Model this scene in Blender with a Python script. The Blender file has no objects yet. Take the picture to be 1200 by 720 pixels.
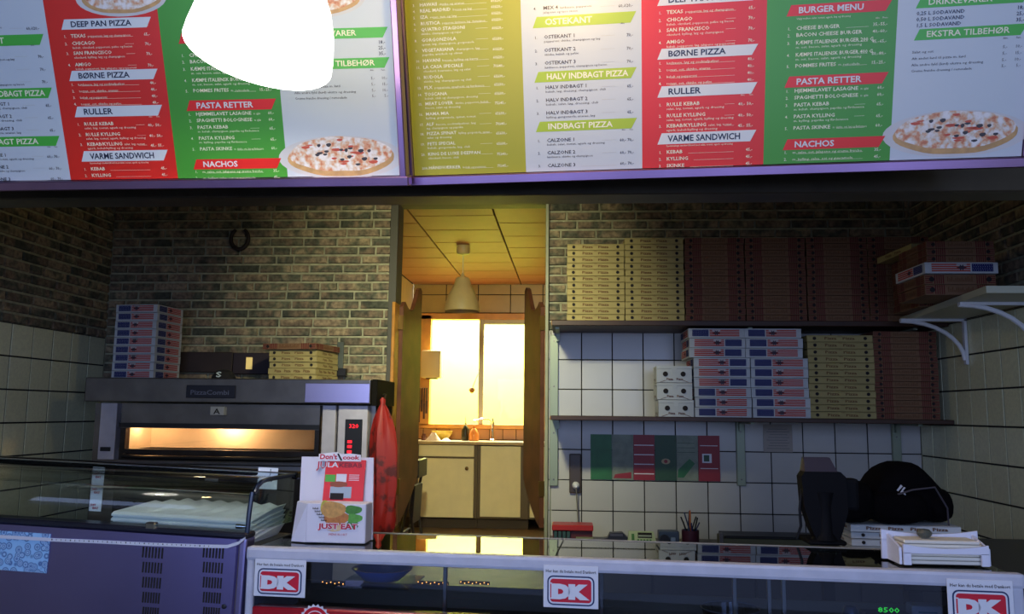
import bpy, bmesh, math, random
from mathutils import Vector, Matrix, Euler
random.seed(7)
S = bpy.context.scene
COL = S.collection
PI = math.pi

# ---------------------------------------------------------------- camera
FPX = 955.0
EYE = Vector((0, 0, 1.55))
CR = Vector((0.99745861, 0.07043607, 0.01072772))
CU = Vector((-0.00159593, -0.12844225, 0.99171571))
CF = Vector((-0.07123045, 0.98921249, 0.12800342))
cam = bpy.data.cameras.new('camera'); cam.sensor_width = 36.0
cam.lens = FPX / 1200.0 * 36.0; cam.clip_start = 0.02
camo = bpy.data.objects.new('camera', cam); COL.objects.link(camo)
camo.matrix_world = Matrix(((CR.x, CU.x, -CF.x, EYE.x), (CR.y, CU.y, -CF.y, EYE.y), (CR.z, CU.z, -CF.z, EYE.z), (0, 0, 0, 1)))
S.camera = camo

# ---------------------------------------------------------------- world, lights, exposure
w = bpy.data.worlds.new('world'); S.world = w; w.use_nodes = True
w.node_tree.nodes['Background'].inputs[0].default_value = (0.35, 0.45, 0.85, 1)
w.node_tree.nodes['Background'].inputs[1].default_value = 0.6
S.view_settings.view_transform = 'Standard'; S.view_settings.look = 'None'
S.view_settings.gamma = 1.0; S.view_settings.use_curve_mapping = False
S.view_settings.exposure = 0.22
def area(name, loc, target, sx, sy, power, col):
    l = bpy.data.lights.new(name, 'AREA'); l.shape = 'RECTANGLE'; l.size = sx; l.size_y = sy
    l.energy = power; l.color = col
    o = bpy.data.objects.new(name, l); COL.objects.link(o); o.location = loc
    o.rotation_euler = (Vector(target) - Vector(loc)).to_track_quat('-Z', 'Y').to_euler(); return o
def point(name, loc, power, col, r=0.05):
    l = bpy.data.lights.new(name, 'POINT'); l.energy = power; l.color = col; l.shadow_soft_size = r
    o = bpy.data.objects.new(name, l); COL.objects.link(o); o.location = loc; return o
area('assumed_window_daylight', (-0.3, -1.15, 2.05), (-0.3, 3.0, 1.75), 5.0, 1.3, 66, (0.43, 0.57, 1.0))  # bluish daylight from an assumed, unseen shop window behind the camera
fd = area('added_wall_spot', (-0.55, 2.95, 2.86), (-0.78, 5.4, 1.75), 0.16, 0.16, 13.0, (1.0, 0.97, 0.62)); fd.data.spread = math.radians(74)  # unseen spot added to brighten the back wall around the doorway
area('kitchen_skylight', (-1.1, 10.0, 3.3), (-1.1, 9.75, 1.0), 2.4, 0.9, 840, (1.0, 0.84, 0.68))
point('assumed_work_bulb', (-0.75, 4.15, 2.86), 5.0, (1.0, 0.84, 0.48), 0.06)  # unseen bulb assumed behind the menu boards, lights the back wall
point('added_warm_fill', (-0.05, 1.72, 2.66), 10.0, (1.0, 0.66, 0.26), 0.06)  # unseen warm light added to give the right menu board its glow

# ---------------------------------------------------------------- helpers
def s2l(c):
    return tuple((x / 12.92 if x <= 0.04045 else ((x + 0.055) / 1.055) ** 2.4) for x in [v / 255.0 for v in c]) + (1.0,)
MATS = {}
def mat(name, rgb, rough=0.6, metal=0.0, var=0.0, scale=8.0, rand=0.0, bump=0.0, emit=None, estr=0.0, spec=0.5, c2=None, coat=0.0, thr=None):
    if name in MATS: return MATS[name]
    m = bpy.data.materials.new(name); m.use_nodes = True; nt = m.node_tree; b = nt.nodes['Principled BSDF']
    N = nt.nodes.new; L = nt.links.new
    b.inputs['Roughness'].default_value = rough; b.inputs['Metallic'].default_value = metal
    b.inputs['Specular IOR Level'].default_value = spec
    b.inputs['Coat Weight'].default_value = coat
    col = s2l(rgb); out = None
    if var or rand or c2:
        tc = N('ShaderNodeTexCoord'); ns = N('ShaderNodeTexNoise'); ns.inputs['Scale'].default_value = scale; ns.inputs['Detail'].default_value = 5
        L(tc.outputs['Object'], ns.inputs['Vector'])
        oi = N('ShaderNodeObjectInfo')
        if rand:
            cb = N('ShaderNodeVectorMath'); cb.operation = 'ADD'; mu = N('ShaderNodeVectorMath'); mu.operation = 'SCALE'
            mu.inputs[0].default_value = (37.0, 21.0, 53.0); L(oi.outputs['Random'], mu.inputs['Scale'])
            L(tc.outputs['Object'], cb.inputs[0]); L(mu.outputs[0], cb.inputs[1]); L(cb.outputs[0], ns.inputs['Vector'])
        mx = N('ShaderNodeMix'); mx.data_type = 'RGBA'
        d = s2l(c2) if c2 else tuple(x * (1 - var) for x in col[:3]) + (1,)
        mx.inputs[6].default_value = col; mx.inputs[7].default_value = d
        rp = N('ShaderNodeValToRGB'); t = thr or (0.35, 0.65)
        rp.color_ramp.elements[0].position = t[0]; rp.color_ramp.elements[1].position = t[1]
        L(ns.outputs['Fac'], rp.inputs[0]); L(rp.outputs[0], mx.inputs[0]); out = mx.outputs[2]
        if rand:
            hs = N('ShaderNodeHueSaturation'); ma = N('ShaderNodeMath'); ma.operation = 'MULTIPLY_ADD'
            ma.inputs[1].default_value = rand * 2; ma.inputs[2].default_value = 1 - rand
            L(oi.outputs['Random'], ma.inputs[0]); L(ma.outputs[0], hs.inputs['Value']); L(out, hs.inputs['Color']); out = hs.outputs[0]
        L(out, b.inputs['Base Color'])
        if bump:
            bp = N('ShaderNodeBump'); bp.inputs['Strength'].default_value = bump; bp.inputs['Distance'].default_value = 0.004
            L(ns.outputs['Fac'], bp.inputs['Height']); L(bp.outputs[0], b.inputs['Normal'])
    else:
        b.inputs['Base Color'].default_value = col
    if emit:
        b.inputs['Emission Color'].default_value = s2l(emit); b.inputs['Emission Strength'].default_value = estr
    MATS[name] = m; return m
def glass(name, tint=(235, 245, 245), refl=1.0, rough=0.02, ior=1.5):
    if name in MATS: return MATS[name]
    m = bpy.data.materials.new(name); m.use_nodes = True; nt = m.node_tree; N = nt.nodes.new; L = nt.links.new
    nt.nodes.remove(nt.nodes['Principled BSDF']); o = nt.nodes['Material Output']
    t = N('ShaderNodeBsdfTransparent'); t.inputs[0].default_value = s2l(tint)
    g = N('ShaderNodeBsdfGlossy'); g.inputs['Roughness'].default_value = rough; g.inputs[0].default_value = (refl, refl, refl, 1)
    f = N('ShaderNodeFresnel'); f.inputs[0].default_value = ior; mx = N('ShaderNodeMixShader')
    ge = N('ShaderNodeNewGeometry'); mi = N('ShaderNodeMix'); mi.inputs[2].default_value = ior; mi.inputs[3].default_value = 1.0 / ior
    L(ge.outputs['Backfacing'], mi.inputs[0]); L(mi.outputs[0], f.inputs[0])
    L(f.outputs[0], mx.inputs[0]); L(t.outputs[0], mx.inputs[1]); L(g.outputs[0], mx.inputs[2]); L(mx.outputs[0], o.inputs[0])
    MATS[name] = m; return m
def brickmat(name):
    m = bpy.data.materials.new(name); m.use_nodes = True; nt = m.node_tree; b = nt.nodes['Principled BSDF']; N = nt.nodes.new; L = nt.links.new
    tc = N('ShaderNodeTexCoord'); oi = N('ShaderNodeObjectInfo'); mu = N('ShaderNodeVectorMath'); mu.operation = 'SCALE'
    mu.inputs[0].default_value = (37.0, 21.0, 53.0); L(oi.outputs['Random'], mu.inputs['Scale'])
    ad = N('ShaderNodeVectorMath'); ad.operation = 'ADD'; L(tc.outputs['Object'], ad.inputs[0]); L(mu.outputs[0], ad.inputs[1])
    r = N('ShaderNodeValToRGB'); r.color_ramp.interpolation = 'LINEAR'
    cs = [(0.0, (72, 74, 62)), (0.18, (128, 108, 88)), (0.34, (92, 94, 76)), (0.5, (158, 140, 110)), (0.66, (122, 104, 86)), (0.82, (80, 84, 70)), (1.0, (146, 128, 104))]
    el = r.color_ramp.elements; el[0].position = 0; el[0].color = s2l(cs[0][1]); el[1].position = 1; el[1].color = s2l(cs[-1][1])
    for p, c in cs[1:-1]:
        e = el.new(p); e.color = s2l(c)
    n1 = N('ShaderNodeTexNoise'); n1.inputs['Scale'].default_value = 5.5; n1.inputs['Detail'].default_value = 2; L(ad.outputs[0], n1.inputs['Vector'])
    m1 = N('ShaderNodeMath'); m1.operation = 'MULTIPLY_ADD'; m1.inputs[1].default_value = 1.5; m1.inputs[2].default_value = -0.75; L(n1.outputs['Fac'], m1.inputs[0])
    m2 = N('ShaderNodeMath'); m2.operation = 'ADD'; L(m1.outputs[0], m2.inputs[0]); L(oi.outputs['Random'], m2.inputs[1]); L(m2.outputs[0], r.inputs[0])
    n2 = N('ShaderNodeTexNoise'); n2.inputs['Scale'].default_value = 38; n2.inputs['Detail'].default_value = 6; L(ad.outputs[0], n2.inputs['Vector'])
    mx = N('ShaderNodeMix'); mx.data_type = 'RGBA'; mx.blend_type = 'MULTIPLY'; mx.inputs[0].default_value = 0.75
    r2 = N('ShaderNodeValToRGB'); r2.color_ramp.elements[0].position = .35; r2.color_ramp.elements[0].color = (.45, .45, .45, 1); r2.color_ramp.elements[1].position = .62; r2.color_ramp.elements[1].color = (1.3, 1.3, 1.25, 1)
    L(n2.outputs['Fac'], r2.inputs[0]); L(r.outputs[0], mx.inputs[6]); L(r2.outputs[0], mx.inputs[7]); L(mx.outputs[2], b.inputs['Base Color'])
    bp = N('ShaderNodeBump'); bp.inputs['Strength'].default_value = 0.6; bp.inputs['Distance'].default_value = 0.004; L(n2.outputs['Fac'], bp.inputs['Height']); L(bp.outputs[0], b.inputs['Normal'])
    b.inputs['Roughness'].default_value = 0.85; MATS[name] = m; return m

class MB:
    """collects shapes into one mesh"""
    def __init__(s): s.v = []; s.f = []; s.m = []; s.mats = []
    def mi(s, m):
        if m not in s.mats: s.mats.append(m)
        return s.mats.index(m)
    def add(s, vs, fs, m, M=None):
        o = len(s.v); k = s.mi(m)
        s.v += [tuple(M @ Vector(p)) if M else tuple(p) for p in vs]
        s.f += [tuple(i + o for i in f) for f in fs]; s.m += [k] * len(fs); return s
    def box(s, a, b, m, M=None, bev=0.0):
        if bev > 0:
            bm = bmesh.new(); x0, y0, z0 = a; x1, y1, z1 = b
            vs = [bm.verts.new(p) for p in [(x0, y0, z0), (x1, y0, z0), (x1, y1, z0), (x0, y1, z0), (x0, y0, z1), (x1, y0, z1), (x1, y1, z1), (x0, y1, z1)]]
            for q in [(0, 3, 2, 1), (4, 5, 6, 7), (0, 1, 5, 4), (1, 2, 6, 5), (2, 3, 7, 6), (3, 0, 4, 7)]: bm.faces.new([vs[i] for i in q])
            bmesh.ops.bevel(bm, geom=bm.edges[:], offset=bev, segments=2 if bev > .004 else 1, affect='EDGES', profile=0.6)
            bm.verts.index_update()
            s.add([v.co[:] for v in bm.verts], [[v.index for v in f.verts] for f in bm.faces], m, M); bm.free(); return s
        x0, y0, z0 = a; x1, y1, z1 = b
        return s.add([(x0, y0, z0), (x1, y0, z0), (x1, y1, z0), (x0, y1, z0), (x0, y0, z1), (x1, y0, z1), (x1, y1, z1), (x0, y1, z1)],
                     [(0, 3, 2, 1), (4, 5, 6, 7), (0, 1, 5, 4), (1, 2, 6, 5), (2, 3, 7, 6), (3, 0, 4, 7)], m, M)
    def quad(s, pts, m, M=None): return s.add(pts, [tuple(range(len(pts)))], m, M)
    def prism(s, poly, d, m, M=None):
        """poly in xz plane extruded along +y by d"""
        n = len(poly); vs = [(p[0], 0, p[1]) for p in poly] + [(p[0], d, p[1]) for p in poly]
        fs = [tuple(range(n)), tuple(range(2 * n - 1, n - 1, -1))] + [(i, i + n, (i + 1) % n + n, (i + 1) % n) for i in range(n)]
        return s.add(vs, fs, m, M)
    def lathe(s, prof, m, M=None, n=20, cap=True):
        vs = []; fs = []
        for r, z in prof:
            for i in range(n):
                a = 2 * PI * i / n; vs.append((r * math.cos(a), r * math.sin(a), z))
        for j in range(len(prof) - 1):
            for i in range(n):
                k = (i + 1) % n; fs.append((j * n + i, j * n + k, (j + 1) * n + k, (j + 1) * n + i))
        if cap:
            fs.append(tuple(range(n - 1, -1, -1))); fs.append(tuple(range((len(prof) - 1) * n, len(prof) * n)))
        return s.add(vs, fs, m, M)
    def tube(s, pts, r, m, n=8, M=None):
        pts = [Vector(p) for p in pts]; rs = r if isinstance(r, (list, tuple)) else [r] * len(pts); vs = []; fs = []; up = None
        for i, p in enumerate(pts):
            t = (pts[min(i + 1, len(pts) - 1)] - pts[max(i - 1, 0)]).normalized()
            if up is None: up = Vector((0, 0, 1)) if abs(t.z) < .9 else Vector((1, 0, 0))
            a = t.cross(up).normalized(); up = a.cross(t).normalized()
            for k in range(n):
                an = 2 * PI * k / n; vs.append(tuple(p + (a * math.cos(an) + up * math.sin(an)) * rs[i]))
        for i in range(len(pts) - 1):
            for k in range(n):
                q = (k + 1) % n; fs.append((i * n + k, i * n + q, (i + 1) * n + q, (i + 1) * n + k))
        fs.append(tuple(range(n - 1, -1, -1))); fs.append(tuple(range((len(pts) - 1) * n, len(pts) * n)))
        return s.add(vs, fs, m, M)
    def mesh(s, name, smooth=False):
        me = bpy.data.meshes.new(name); me.from_pydata(s.v, [], s.f)
        for m in s.mats: me.materials.append(m)
        me.polygons.foreach_set('material_index', s.m)
        if smooth:
            me.polygons.foreach_set('use_smooth', [True] * len(s.f))
        me.update()
        bm = bmesh.new(); bm.from_mesh(me); bmesh.ops.recalc_face_normals(bm, faces=bm.faces); bm.to_mesh(me); bm.free()
        if smooth:
            try: me.set_sharp_from_angle(angle=0.7)
            except Exception: pass
        return me
    def build(s, name, parent=None, smooth=False, label=None, kind=None):
        return link(name, s.mesh(name, smooth), parent, label, kind)
def link(name, me, parent=None, label=None, kind=None, loc=None):
    o = bpy.data.objects.new(name, me); COL.objects.link(o)
    if parent: o.parent = parent
    if label: o['label'] = label
    if kind: o['kind'] = kind
    if loc is not None: o.location = loc
    return o
def thing(name, label, cat, loc=(0, 0, 0), rz=0.0, group=None, rot=None):
    o = bpy.data.objects.new(name, None); o.empty_display_size = 0.1; COL.objects.link(o); o.location = loc
    o.rotation_euler = rot if rot else (0, 0, rz)
    o['label'] = label; o['category'] = cat
    if group: o['group'] = group
    return o
def tag(o, label, cat, group=None):
    o['label'] = label; o['category'] = cat
    if group: o['group'] = group
    return o
def struct(o): o['kind'] = 'structure'; return o
# a pixel of the photograph into a point on a real plane of the room
def at(px, py, X=None, Y=None, Z=None):
    d = CR * (px - 600) + CU * (360 - py) + CF * FPX
    t = Y / d.y if Y is not None else ((Z - EYE.z) / d.z if Z is not None else X / d.x)
    return EYE + d * t
# lettering as flat mesh
TC = {}
def glyphs(txt, bold=0.0, res=1):
    k = (txt, bold, res)
    if k not in TC:
        c = bpy.data.curves.new('t', 'FONT'); c.body = txt; c.size = 1.0; c.resolution_u = res; c.offset = bold; c.fill_mode = 'FRONT' if hasattr(c, 'fill_mode') else None
        o = bpy.data.objects.new('t', c); me = bpy.data.meshes.new_from_object(o)
        vs = [(v.co.x, v.co.y) for v in me.vertices]; fs = [tuple(p.vertices) for p in me.polygons]
        bpy.data.objects.remove(o); bpy.data.curves.remove(c); bpy.data.meshes.remove(me)
        TC[k] = (vs, fs, max([v[0] for v in vs] + [0.01]))
    return TC[k]
CAP = 0.72
def text(mb, txt, u, v, h, m, M, bold=0.0, res=1, width=None, align='l', xs=1.0, up=0.0):
    """text in the local xz plane of M, facing -y; h = cap height; width = fit to that width"""
    vs, fs, wd = glyphs(txt, bold, res); s = h / CAP
    sx = (width / wd) if width else s * xs
    u0 = u - (wd * sx if align == 'r' else (wd * sx / 2 if align == 'c' else 0))
    mb.add([(u0 + a * sx, -up, v + b * s) for a, b in vs], fs, m, M)
def rect(mb, u0, v0, u1, v1, m, M=None, y=0.0):
    mb.quad([(u0, y, v0), (u1, y, v0), (u1, y, v1), (u0, y, v1)], m, M)
def ell(mb, cu, cv, ru, rv, m, M=None, y=0.0, n=28, wob=0.0):
    mb.quad([(cu + ru * (1 + wob * math.sin(7 * i)) * math.cos(2 * PI * i / n), y, cv + rv * (1 + wob * math.cos(5 * i)) * math.sin(2 * PI * i / n)) for i in range(n)], m, M)

# ---------------------------------------------------------------- room dimensions
XL, XR, YB, ZC = -3.20, 2.22, 5.40, 3.00
DX0, DX1 = -1.175, -0.165          # doorway
KX0, KX1, KY, KZ = -1.80, 0.35, 9.20, 0.33
plaster = mat('plaster', (150, 140, 120), .9, var=.15)
mortar = mat('mortar', (168, 166, 136), .95, var=.3, scale=30)
grout = mat('tile_grout', (22, 22, 20), .9)
BR = brickmat('aged_brick')
tile_w = mat('glazed_white_tile', (186, 184, 178), .22, rand=.06, var=.06, scale=3)
tile_l = mat('glazed_cream_tile', (228, 228, 188), .25, rand=.06, var=.10, scale=60)
wood_y = mat('varnished_pine', (190, 128, 36), .35, var=.35, scale=14)
wood_d = mat('dark_wood', (70, 44, 26), .5, var=.4, scale=10)
steel = mat('brushed_steel', (150, 150, 156), .3, metal=1.0, var=.12, scale=5)
steel_d = mat('dark_steel', (128, 122, 116), .38, metal=1.0, var=.25, scale=6)
alu = mat('satin_aluminium', (190, 152, 196), .28, metal=1.0, var=.25, scale=3)
black = mat('black_plastic', (14, 13, 15), .45)
white = mat('white_plastic', (214, 214, 216), .45)
paper = mat('white_paper', (222, 222, 226), .7)

# floor, ceiling, shell
floor_t = mat('grey_floor_vinyl', (92, 86, 80), .45, var=.3, scale=4)
struct(MB().box((XL - .2, -2.2, -.1), (XR + .2, YB + .2, 0), floor_t).build('floor'))
struct(MB().box((XL - .2, -2.2, ZC), (XR + .2, YB, ZC + .1), mat('shop_ceiling_paint', (120, 108, 96), .9)).build('ceiling'))
fw = MB()  # front wall is unseen; its window opening is assumed, letting daylight in
fw.box((XL - .2, -1.4, 0), (XR + .2, -1.2, .35), plaster).box((XL - .2, -1.4, 2.75), (XR + .2, -1.2, ZC), plaster)
fw.box((XL - .2, -1.4, .35), (-2.7, -1.2, 2.75), plaster).box((2.1, -1.4, .35), (XR + .2, -1.2, 2.75), plaster)
struct(fw.build('wall_front'))
wl = struct(MB().box((XL - .15, -2.2, 0), (XL - .012, YB, ZC), mortar).build('wall_left'))
wr = struct(MB().box((XR + .012, -2.2, 0), (XR + .15, YB, ZC), mortar).build('wall_right'))
wb = MB().box((XL - .15, YB + .012, 0), (DX0 - .05, YB + .14, ZC), mortar).box((DX1 + .05, YB + .012, 0), (XR + .15, YB + .14, ZC), mortar)
wb = struct(wb.build('wall_back'))

# bricks -----------------------------------------------------------------
BH, BM = 0.0624, 0.012
def brick_mesh(L, k):
    rnd = random.Random(k * 100 + int(L * 1000)); mb = MB(); h = BH - BM; c = .004
    j = lambda a: a + rnd.uniform(-.0015, .0015)
    vs = [(j(0), .014, j(0)), (j(L), .014, j(0)), (j(L), .014, j(h)), (j(0), .014, j(h)),
          (j(c), 0, j(c)), (j(L - c), 0, j(c)), (j(L - c), 0, j(h - c)), (j(c), 0, j(h - c)), (L / 2, -.002, h / 2 + rnd.uniform(-.01, .01))]
    fs = [(0, 1, 5, 4), (1, 2, 6, 5), (2, 3, 7, 6), (3, 0, 4, 7), (4, 5, 8), (5, 6, 8), (6, 7, 8), (7, 4, 8)]
    return mb.add(vs, fs, BR)
BMESH = {}
def lay_bricks(parent, length, z0, z1, xform, seed, visible=lambda u, z: True, keep=lambda u0, u1, z: True):
    """running bond rows from z0 up to z1; xform = matrix of the wall plane (x along, -y out)"""
    rnd = random.Random(seed); row = 0; z = z0; far = MB()
    while z + BH - BM <= z1 + .02:
        u = 0.0; nxt = [0.11, 0.22, 0.06, 0.17][row % 4] + rnd.uniform(-.02, .02)
        while u < length - .015:
            L = nxt; nxt = rnd.choice([.224, .224, .224, .215, .112])
            if u + L > length: L = length - u
            Lq = max(.02, round(L / .008) * .008)
            if L > .02 and keep(u, u + L, z):
                if visible(u + L / 2, z):
                    k = (Lq, rnd.randrange(3))
                    if k not in BMESH: BMESH[k] = brick_mesh(*k).mesh('brick')
                    o = bpy.data.objects.new('brick', BMESH[k]); COL.objects.link(o); o.parent = parent
                    o.matrix_world = xform @ Matrix.Translation((u, rnd.uniform(-.002, .001), z))
                else:
                    b = brick_mesh(Lq, 0); far.add(b.v, b.f, BR, xform @ Matrix.Translation((u, 0, z)))
            u += L + BM
        z += BH; row += 1
    if far.v:
        far.build('brick', parent, kind='stuff')
def tile_mesh(wd, ht, m):
    return MB().box((0.0015, 0, .0015), (wd - .0015, .012, ht - .0015), m, bev=.0015).mesh('tile')
def lay_tiles(parent, us, zs, xform, m, keep=lambda u, z: True, gap=.0035):
    cache = {}
    for i in range(len(us) - 1):
        for j in range(len(zs) - 1):
            a, b, c, d = us[i] + gap / 2, us[i + 1] - gap / 2, zs[j] + gap / 2, zs[j + 1] - gap / 2
            if b - a < .01 or not keep((a + b) / 2, (c + d) / 2): continue
            k = (round(b - a, 3), round(d - c, 3))
            if k not in cache: cache[k] = tile_mesh(b - a, d - c, m)
            o = bpy.data.objects.new('tile', cache[k]); COL.objects.link(o); o.parent = parent
            o.matrix_world = xform @ Matrix.Translation((a, random.uniform(-.0008, .0008), c))
MBk = Matrix.Translation((0, YB, 0))
ML = Matrix(((0, 1, 0, XL), (-1, 0, 0, YB), (0, 0, 1, 0), (0, 0, 0, 1)))     # u from back corner towards camera, out = +x
ML = Matrix.Translation((XL, YB, 0)) @ Matrix(((0, -1, 0, 0), (-1, 0, 0, 0), (0, 0, 1, 0), (0, 0, 0, 1)))
MR = Matrix.Translation((XR, YB, 0)) @ Matrix(((0, 1, 0, 0), (-1, 0, 0, 0), (0, 0, 1, 0), (0, 0, 0, 1)))
BT = 2.093
lay_bricks(wb, DX0 - .05 - XL, .74, 2.985, MBk @ Matrix.Translation((XL, 0, 0)), 1,
           keep=lambda a, b, z: z > 1.62 or b > (DX0 - .05 - XL) - .25, visible=lambda u, z: True)
xr0 = DX1 + .022
lay_bricks(wb, XR - xr0, BT + .004, 2.985, MBk @ Matrix.Translation((xr0, 0, 0)), 2,
           visible=lambda u, z: z > 2.68 or u < .25)
lay_bricks(wl, 3.0, 2.03, 2.985, ML, 3); lay_bricks(wr, 3.0, BT + .004, 2.985, MR, 4)
zs = [BT - .195 * i for i in range(8)][::-1]
us = [xr0] + [.074 - .2 + .2016 * i for i in range(0, 12)] + [XR]
lay_tiles(wb, us, zs, MBk, tile_w)
# wall behind oven below the bricks, plain render; side wall tiles
zl = [2.028 - .19 * i for i in range(8)][::-1]
lay_tiles(wl, [.19 * i for i in range(17)], zl, ML, tile_l, gap=.006)
zr = [BT - .197 * i for i in range(8)][::-1]
lay_tiles(wr, [.17 * i for i in range(19)], zr, MR, tile_l, gap=.006)
for par, X0, X1 in ((wl, XL - .012, XL - .0045), (wr, XR + .0045, XR + .012)):
    MB().box((X0, 2.35, .5), (X1, YB, BT - .065 if par is wl else BT), grout).build('grout', par)
MB().box((DX1 + .05, YB + .005, .5), (XR, YB + .012, BT), grout).build('grout', wb)

# doorway jambs -----------------------------------------------------------
jamb_g = mat('grey_green_paint', (150, 152, 124), .5, var=.15)
tj = MB().box((DX0 - .05, YB - .02, 2.28), (DX0, YB + .16, ZC), mat('dark_jamb_paint', (70, 68, 58), .6)).box((DX0 - .05, YB - .02, .4), (DX0 - .022, YB + .16, 2.28), mat('dark_jamb_paint', (70, 68, 58), .6)).box((DX0 - .022, YB - .025, .4), (DX0, YB + .16, 2.28), wood_y, bev=.003)
struct(tj.build('trim_1'))
struct(MB().box((DX1, YB - .03, .4), (DX1 + .022, YB + .16, ZC), jamb_g, bev=.003).box((DX1 + .022, YB + .014, .4), (DX1 + .05, YB + .16, ZC), jamb_g).build('trim_2'))
struct(MB().box((DX0 - .05, YB, 2.965), (DX1 + .05, YB + .16, ZC), mat('dark_jamb_paint', (70, 68, 58), .6)).build('trim_3'))
# header beam behind the menu boards
struct(MB().box((XL, 2.62, 2.262), (XR, 2.74, 2.40), mat('beam_metal', (92, 84, 70), .45, metal=.6, var=.2), bev=.004).box((XL, 2.66, 2.40), (XR, 2.74, ZC), plaster).build('trim_4'))

# ---------------------------------------------------------------- kitchen behind the doorway
kpaint = mat('kitchen_paint', (216, 196, 150), .8, var=.1)
struct(MB().box((KX0 - .1, YB + .14, KZ - .1), (KX1 + .1, KY + .1, KZ), mat('kitchen_floor', (120, 98, 78), .5, var=.3)).build('floor'))
kwl = struct(MB().box((KX0 - .1, YB + .14, KZ), (KX0 - .012, KY + .1, ZC), kpaint).build('wall_left'))
struct(MB().box((KX1, YB + .14, KZ), (KX1 + .1, KY + .1, ZC), kpaint).build('wall_right'))
struct(MB().box((XL, YB + .14, 0), (KX0 - .1, YB + .2, ZC), kpaint).box((DX1 + .05, YB + .14, KZ), (KX1, YB + .2, ZC), kpaint).box((KX0 - .1, YB + .14, KZ), (DX0 - .05, YB + .2, ZC), kpaint).build('wall_back'))
kc = struct(MB().box((KX0 - .1, YB + .14, ZC + .012), (KX1 + .1, KY + .1, ZC + .1), mat('ceiling_void', (60, 40, 20), .9)).build('ceiling'))
cp = mat('ceiling_panel_paint', (184, 124, 86), .55, rand=.05, var=.08)
x = KX0; i = 0
while x < KX1:
    x1 = min(x + .62, KX1); y = YB - .22 - (.24 if i % 2 else 0)
    while y < KY:
        y1 = min(y + .48, KY); y0 = max(y, YB + .14)
        if y1 - y0 > .02:
            MB().box((x + .006, y0 + .008, ZC), (x1 - .006, y1 - .008, ZC + .012), cp, bev=.002).build('ceiling_panel', kc)
        y = y1
    x = x1; i += 1
WX0, WX1, WZ0, WZ1 = -1.69, -0.30, 1.39, 2.64
kf = MB().box((KX0, KY, KZ), (KX1, KY + .1, WZ0), grout).box((KX0, KY, WZ1), (KX1, KY + .1, ZC), grout)
kf.box((KX0, KY, WZ0), (WX0, KY + .1, WZ1), grout).box((WX1, KY, WZ0), (KX1, KY + .1, WZ1), grout)
kwf = struct(kf.build('wall_far'))
ktile = mat('kitchen_wall_tile', (196, 172, 104), .3, rand=.05, var=.08)
MK = Matrix.Translation((0, KY - .012, 0))
kus = [KX0, -1.42, -1.05, -.68, -.31, .06, KX1]
lay_tiles(kwf, kus, [WZ1 + .03, 2.88, ZC], MK, ktile, gap=.006)
lay_tiles(kwf, [KX0 + .15 * i for i in range(15)], [1.24, WZ0 - .03], MK, mat('splash_tile', (186, 132, 70), .3, rand=.08), gap=.004)
MKL = Matrix.Translation((KX0, KY, 0)) @ Matrix(((0, -1, 0, 0), (-1, 0, 0, 0), (0, 0, 1, 0), (0, 0, 0, 1)))
lay_tiles(kwl, [.16 * i for i in range(12)], [1.24 + .16 * i for i in range(9)], MKL, mat('pinkish_tile', (222, 176, 124), .3, rand=.06), gap=.004)
# window
pine = mat('pine_window_frame', (226, 160, 70), .4, var=.2)
wn = struct(MB().box((WX0 - .03, KY - .06, WZ0 - .03), (WX1 + .03, KY + .06, WZ0 + .02), pine, bev=.004).box((WX0 - .03, KY - .06, WZ1 - .05), (WX1 + .03, KY + .06, WZ1 + .02), pine, bev=.004)
            .box((WX0 - .03, KY - .06, WZ0), (WX0 + .11, KY + .06, WZ1), pine, bev=.004).box((WX1 - .05, KY - .06, WZ0), (WX1 + .03, KY + .06, WZ1), pine, bev=.004).build('window_1'))
fr = MB(); xm = -1.03
fr.box((xm, KY - .04, WZ0 + .02), (xm + .055, KY + .05, WZ1 - .05), mat('worn_white_frame', (206, 196, 170), .4), bev=.003)
fr.box((xm + .055, KY - .03, WZ1 - .10), (WX1 - .05, KY + .04, WZ1 - .05), mat('worn_white_frame', (206, 196, 170), .4), bev=.003)
fr.build('sash_frame', wn)
for a, b in ((WX0 + .11, xm), (xm + .055, WX1 - .05)):
    MB().box((a, KY + .0, WZ0 + .02), (b, KY + .006, WZ1 - .05), glass('window_glass', refl=.15)).build('pane', wn)
# the yard wall outside, lit from above by the sky
struct(MB().box((-3.4, 10.75, 0), (1.2, 10.9, 3.2), mat('yard_wall_limewash', (240, 240, 92), .9, var=.06)).build('wall_yard'))
struct(MB().box((-3.4, 9.3, 0), (1.2, 10.75, .1), mat('yard_paving', (190, 190, 120), .9)).build('ground'))

# ---------------------------------------------------------------- menu boards
class Board:
    def __init__(s, O, E, tilt):
        s.U = (E - O); s.len = s.U.length; s.U.normalize(); H = Vector((s.U.y, -s.U.x, 0)); Z = Vector((0, 0, 1))
        s.V = Z * math.cos(tilt) + H * math.sin(tilt); s.n = H * math.cos(tilt) - Z * math.sin(tilt); s.O = O
        s.M = Matrix(((s.U.x, -s.n.x, s.V.x, O.x), (s.U.y, -s.n.y, s.V.y, O.y), (s.U.z, -s.n.z, s.V.z, O.z), (0, 0, 0, 1)))
    def uv(s, px, py):
        d = CR * (px - 600) + CU * (360 - py) + CF * FPX
        t = (s.O - EYE).dot(s.n) / d.dot(s.n); p = EYE + d * t - s.O; return p.dot(s.U), p.dot(s.V)
TILT = math.radians(19)
BRD = Board(at(486, 206, Z=2.25), at(1197, 183, Z=2.25), TILT)
CW = BRD.len / 5.0
_e = at(469, 205.5, Z=2.232); _s = at(0, 212, Z=2.232)
BLD = Board(_e - (_e - _s).normalized() * CW * 5, _e, math.radians(22))
HB = 0.86
def pm(name, rgb): return mat('print_' + name, rgb, .38)
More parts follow.
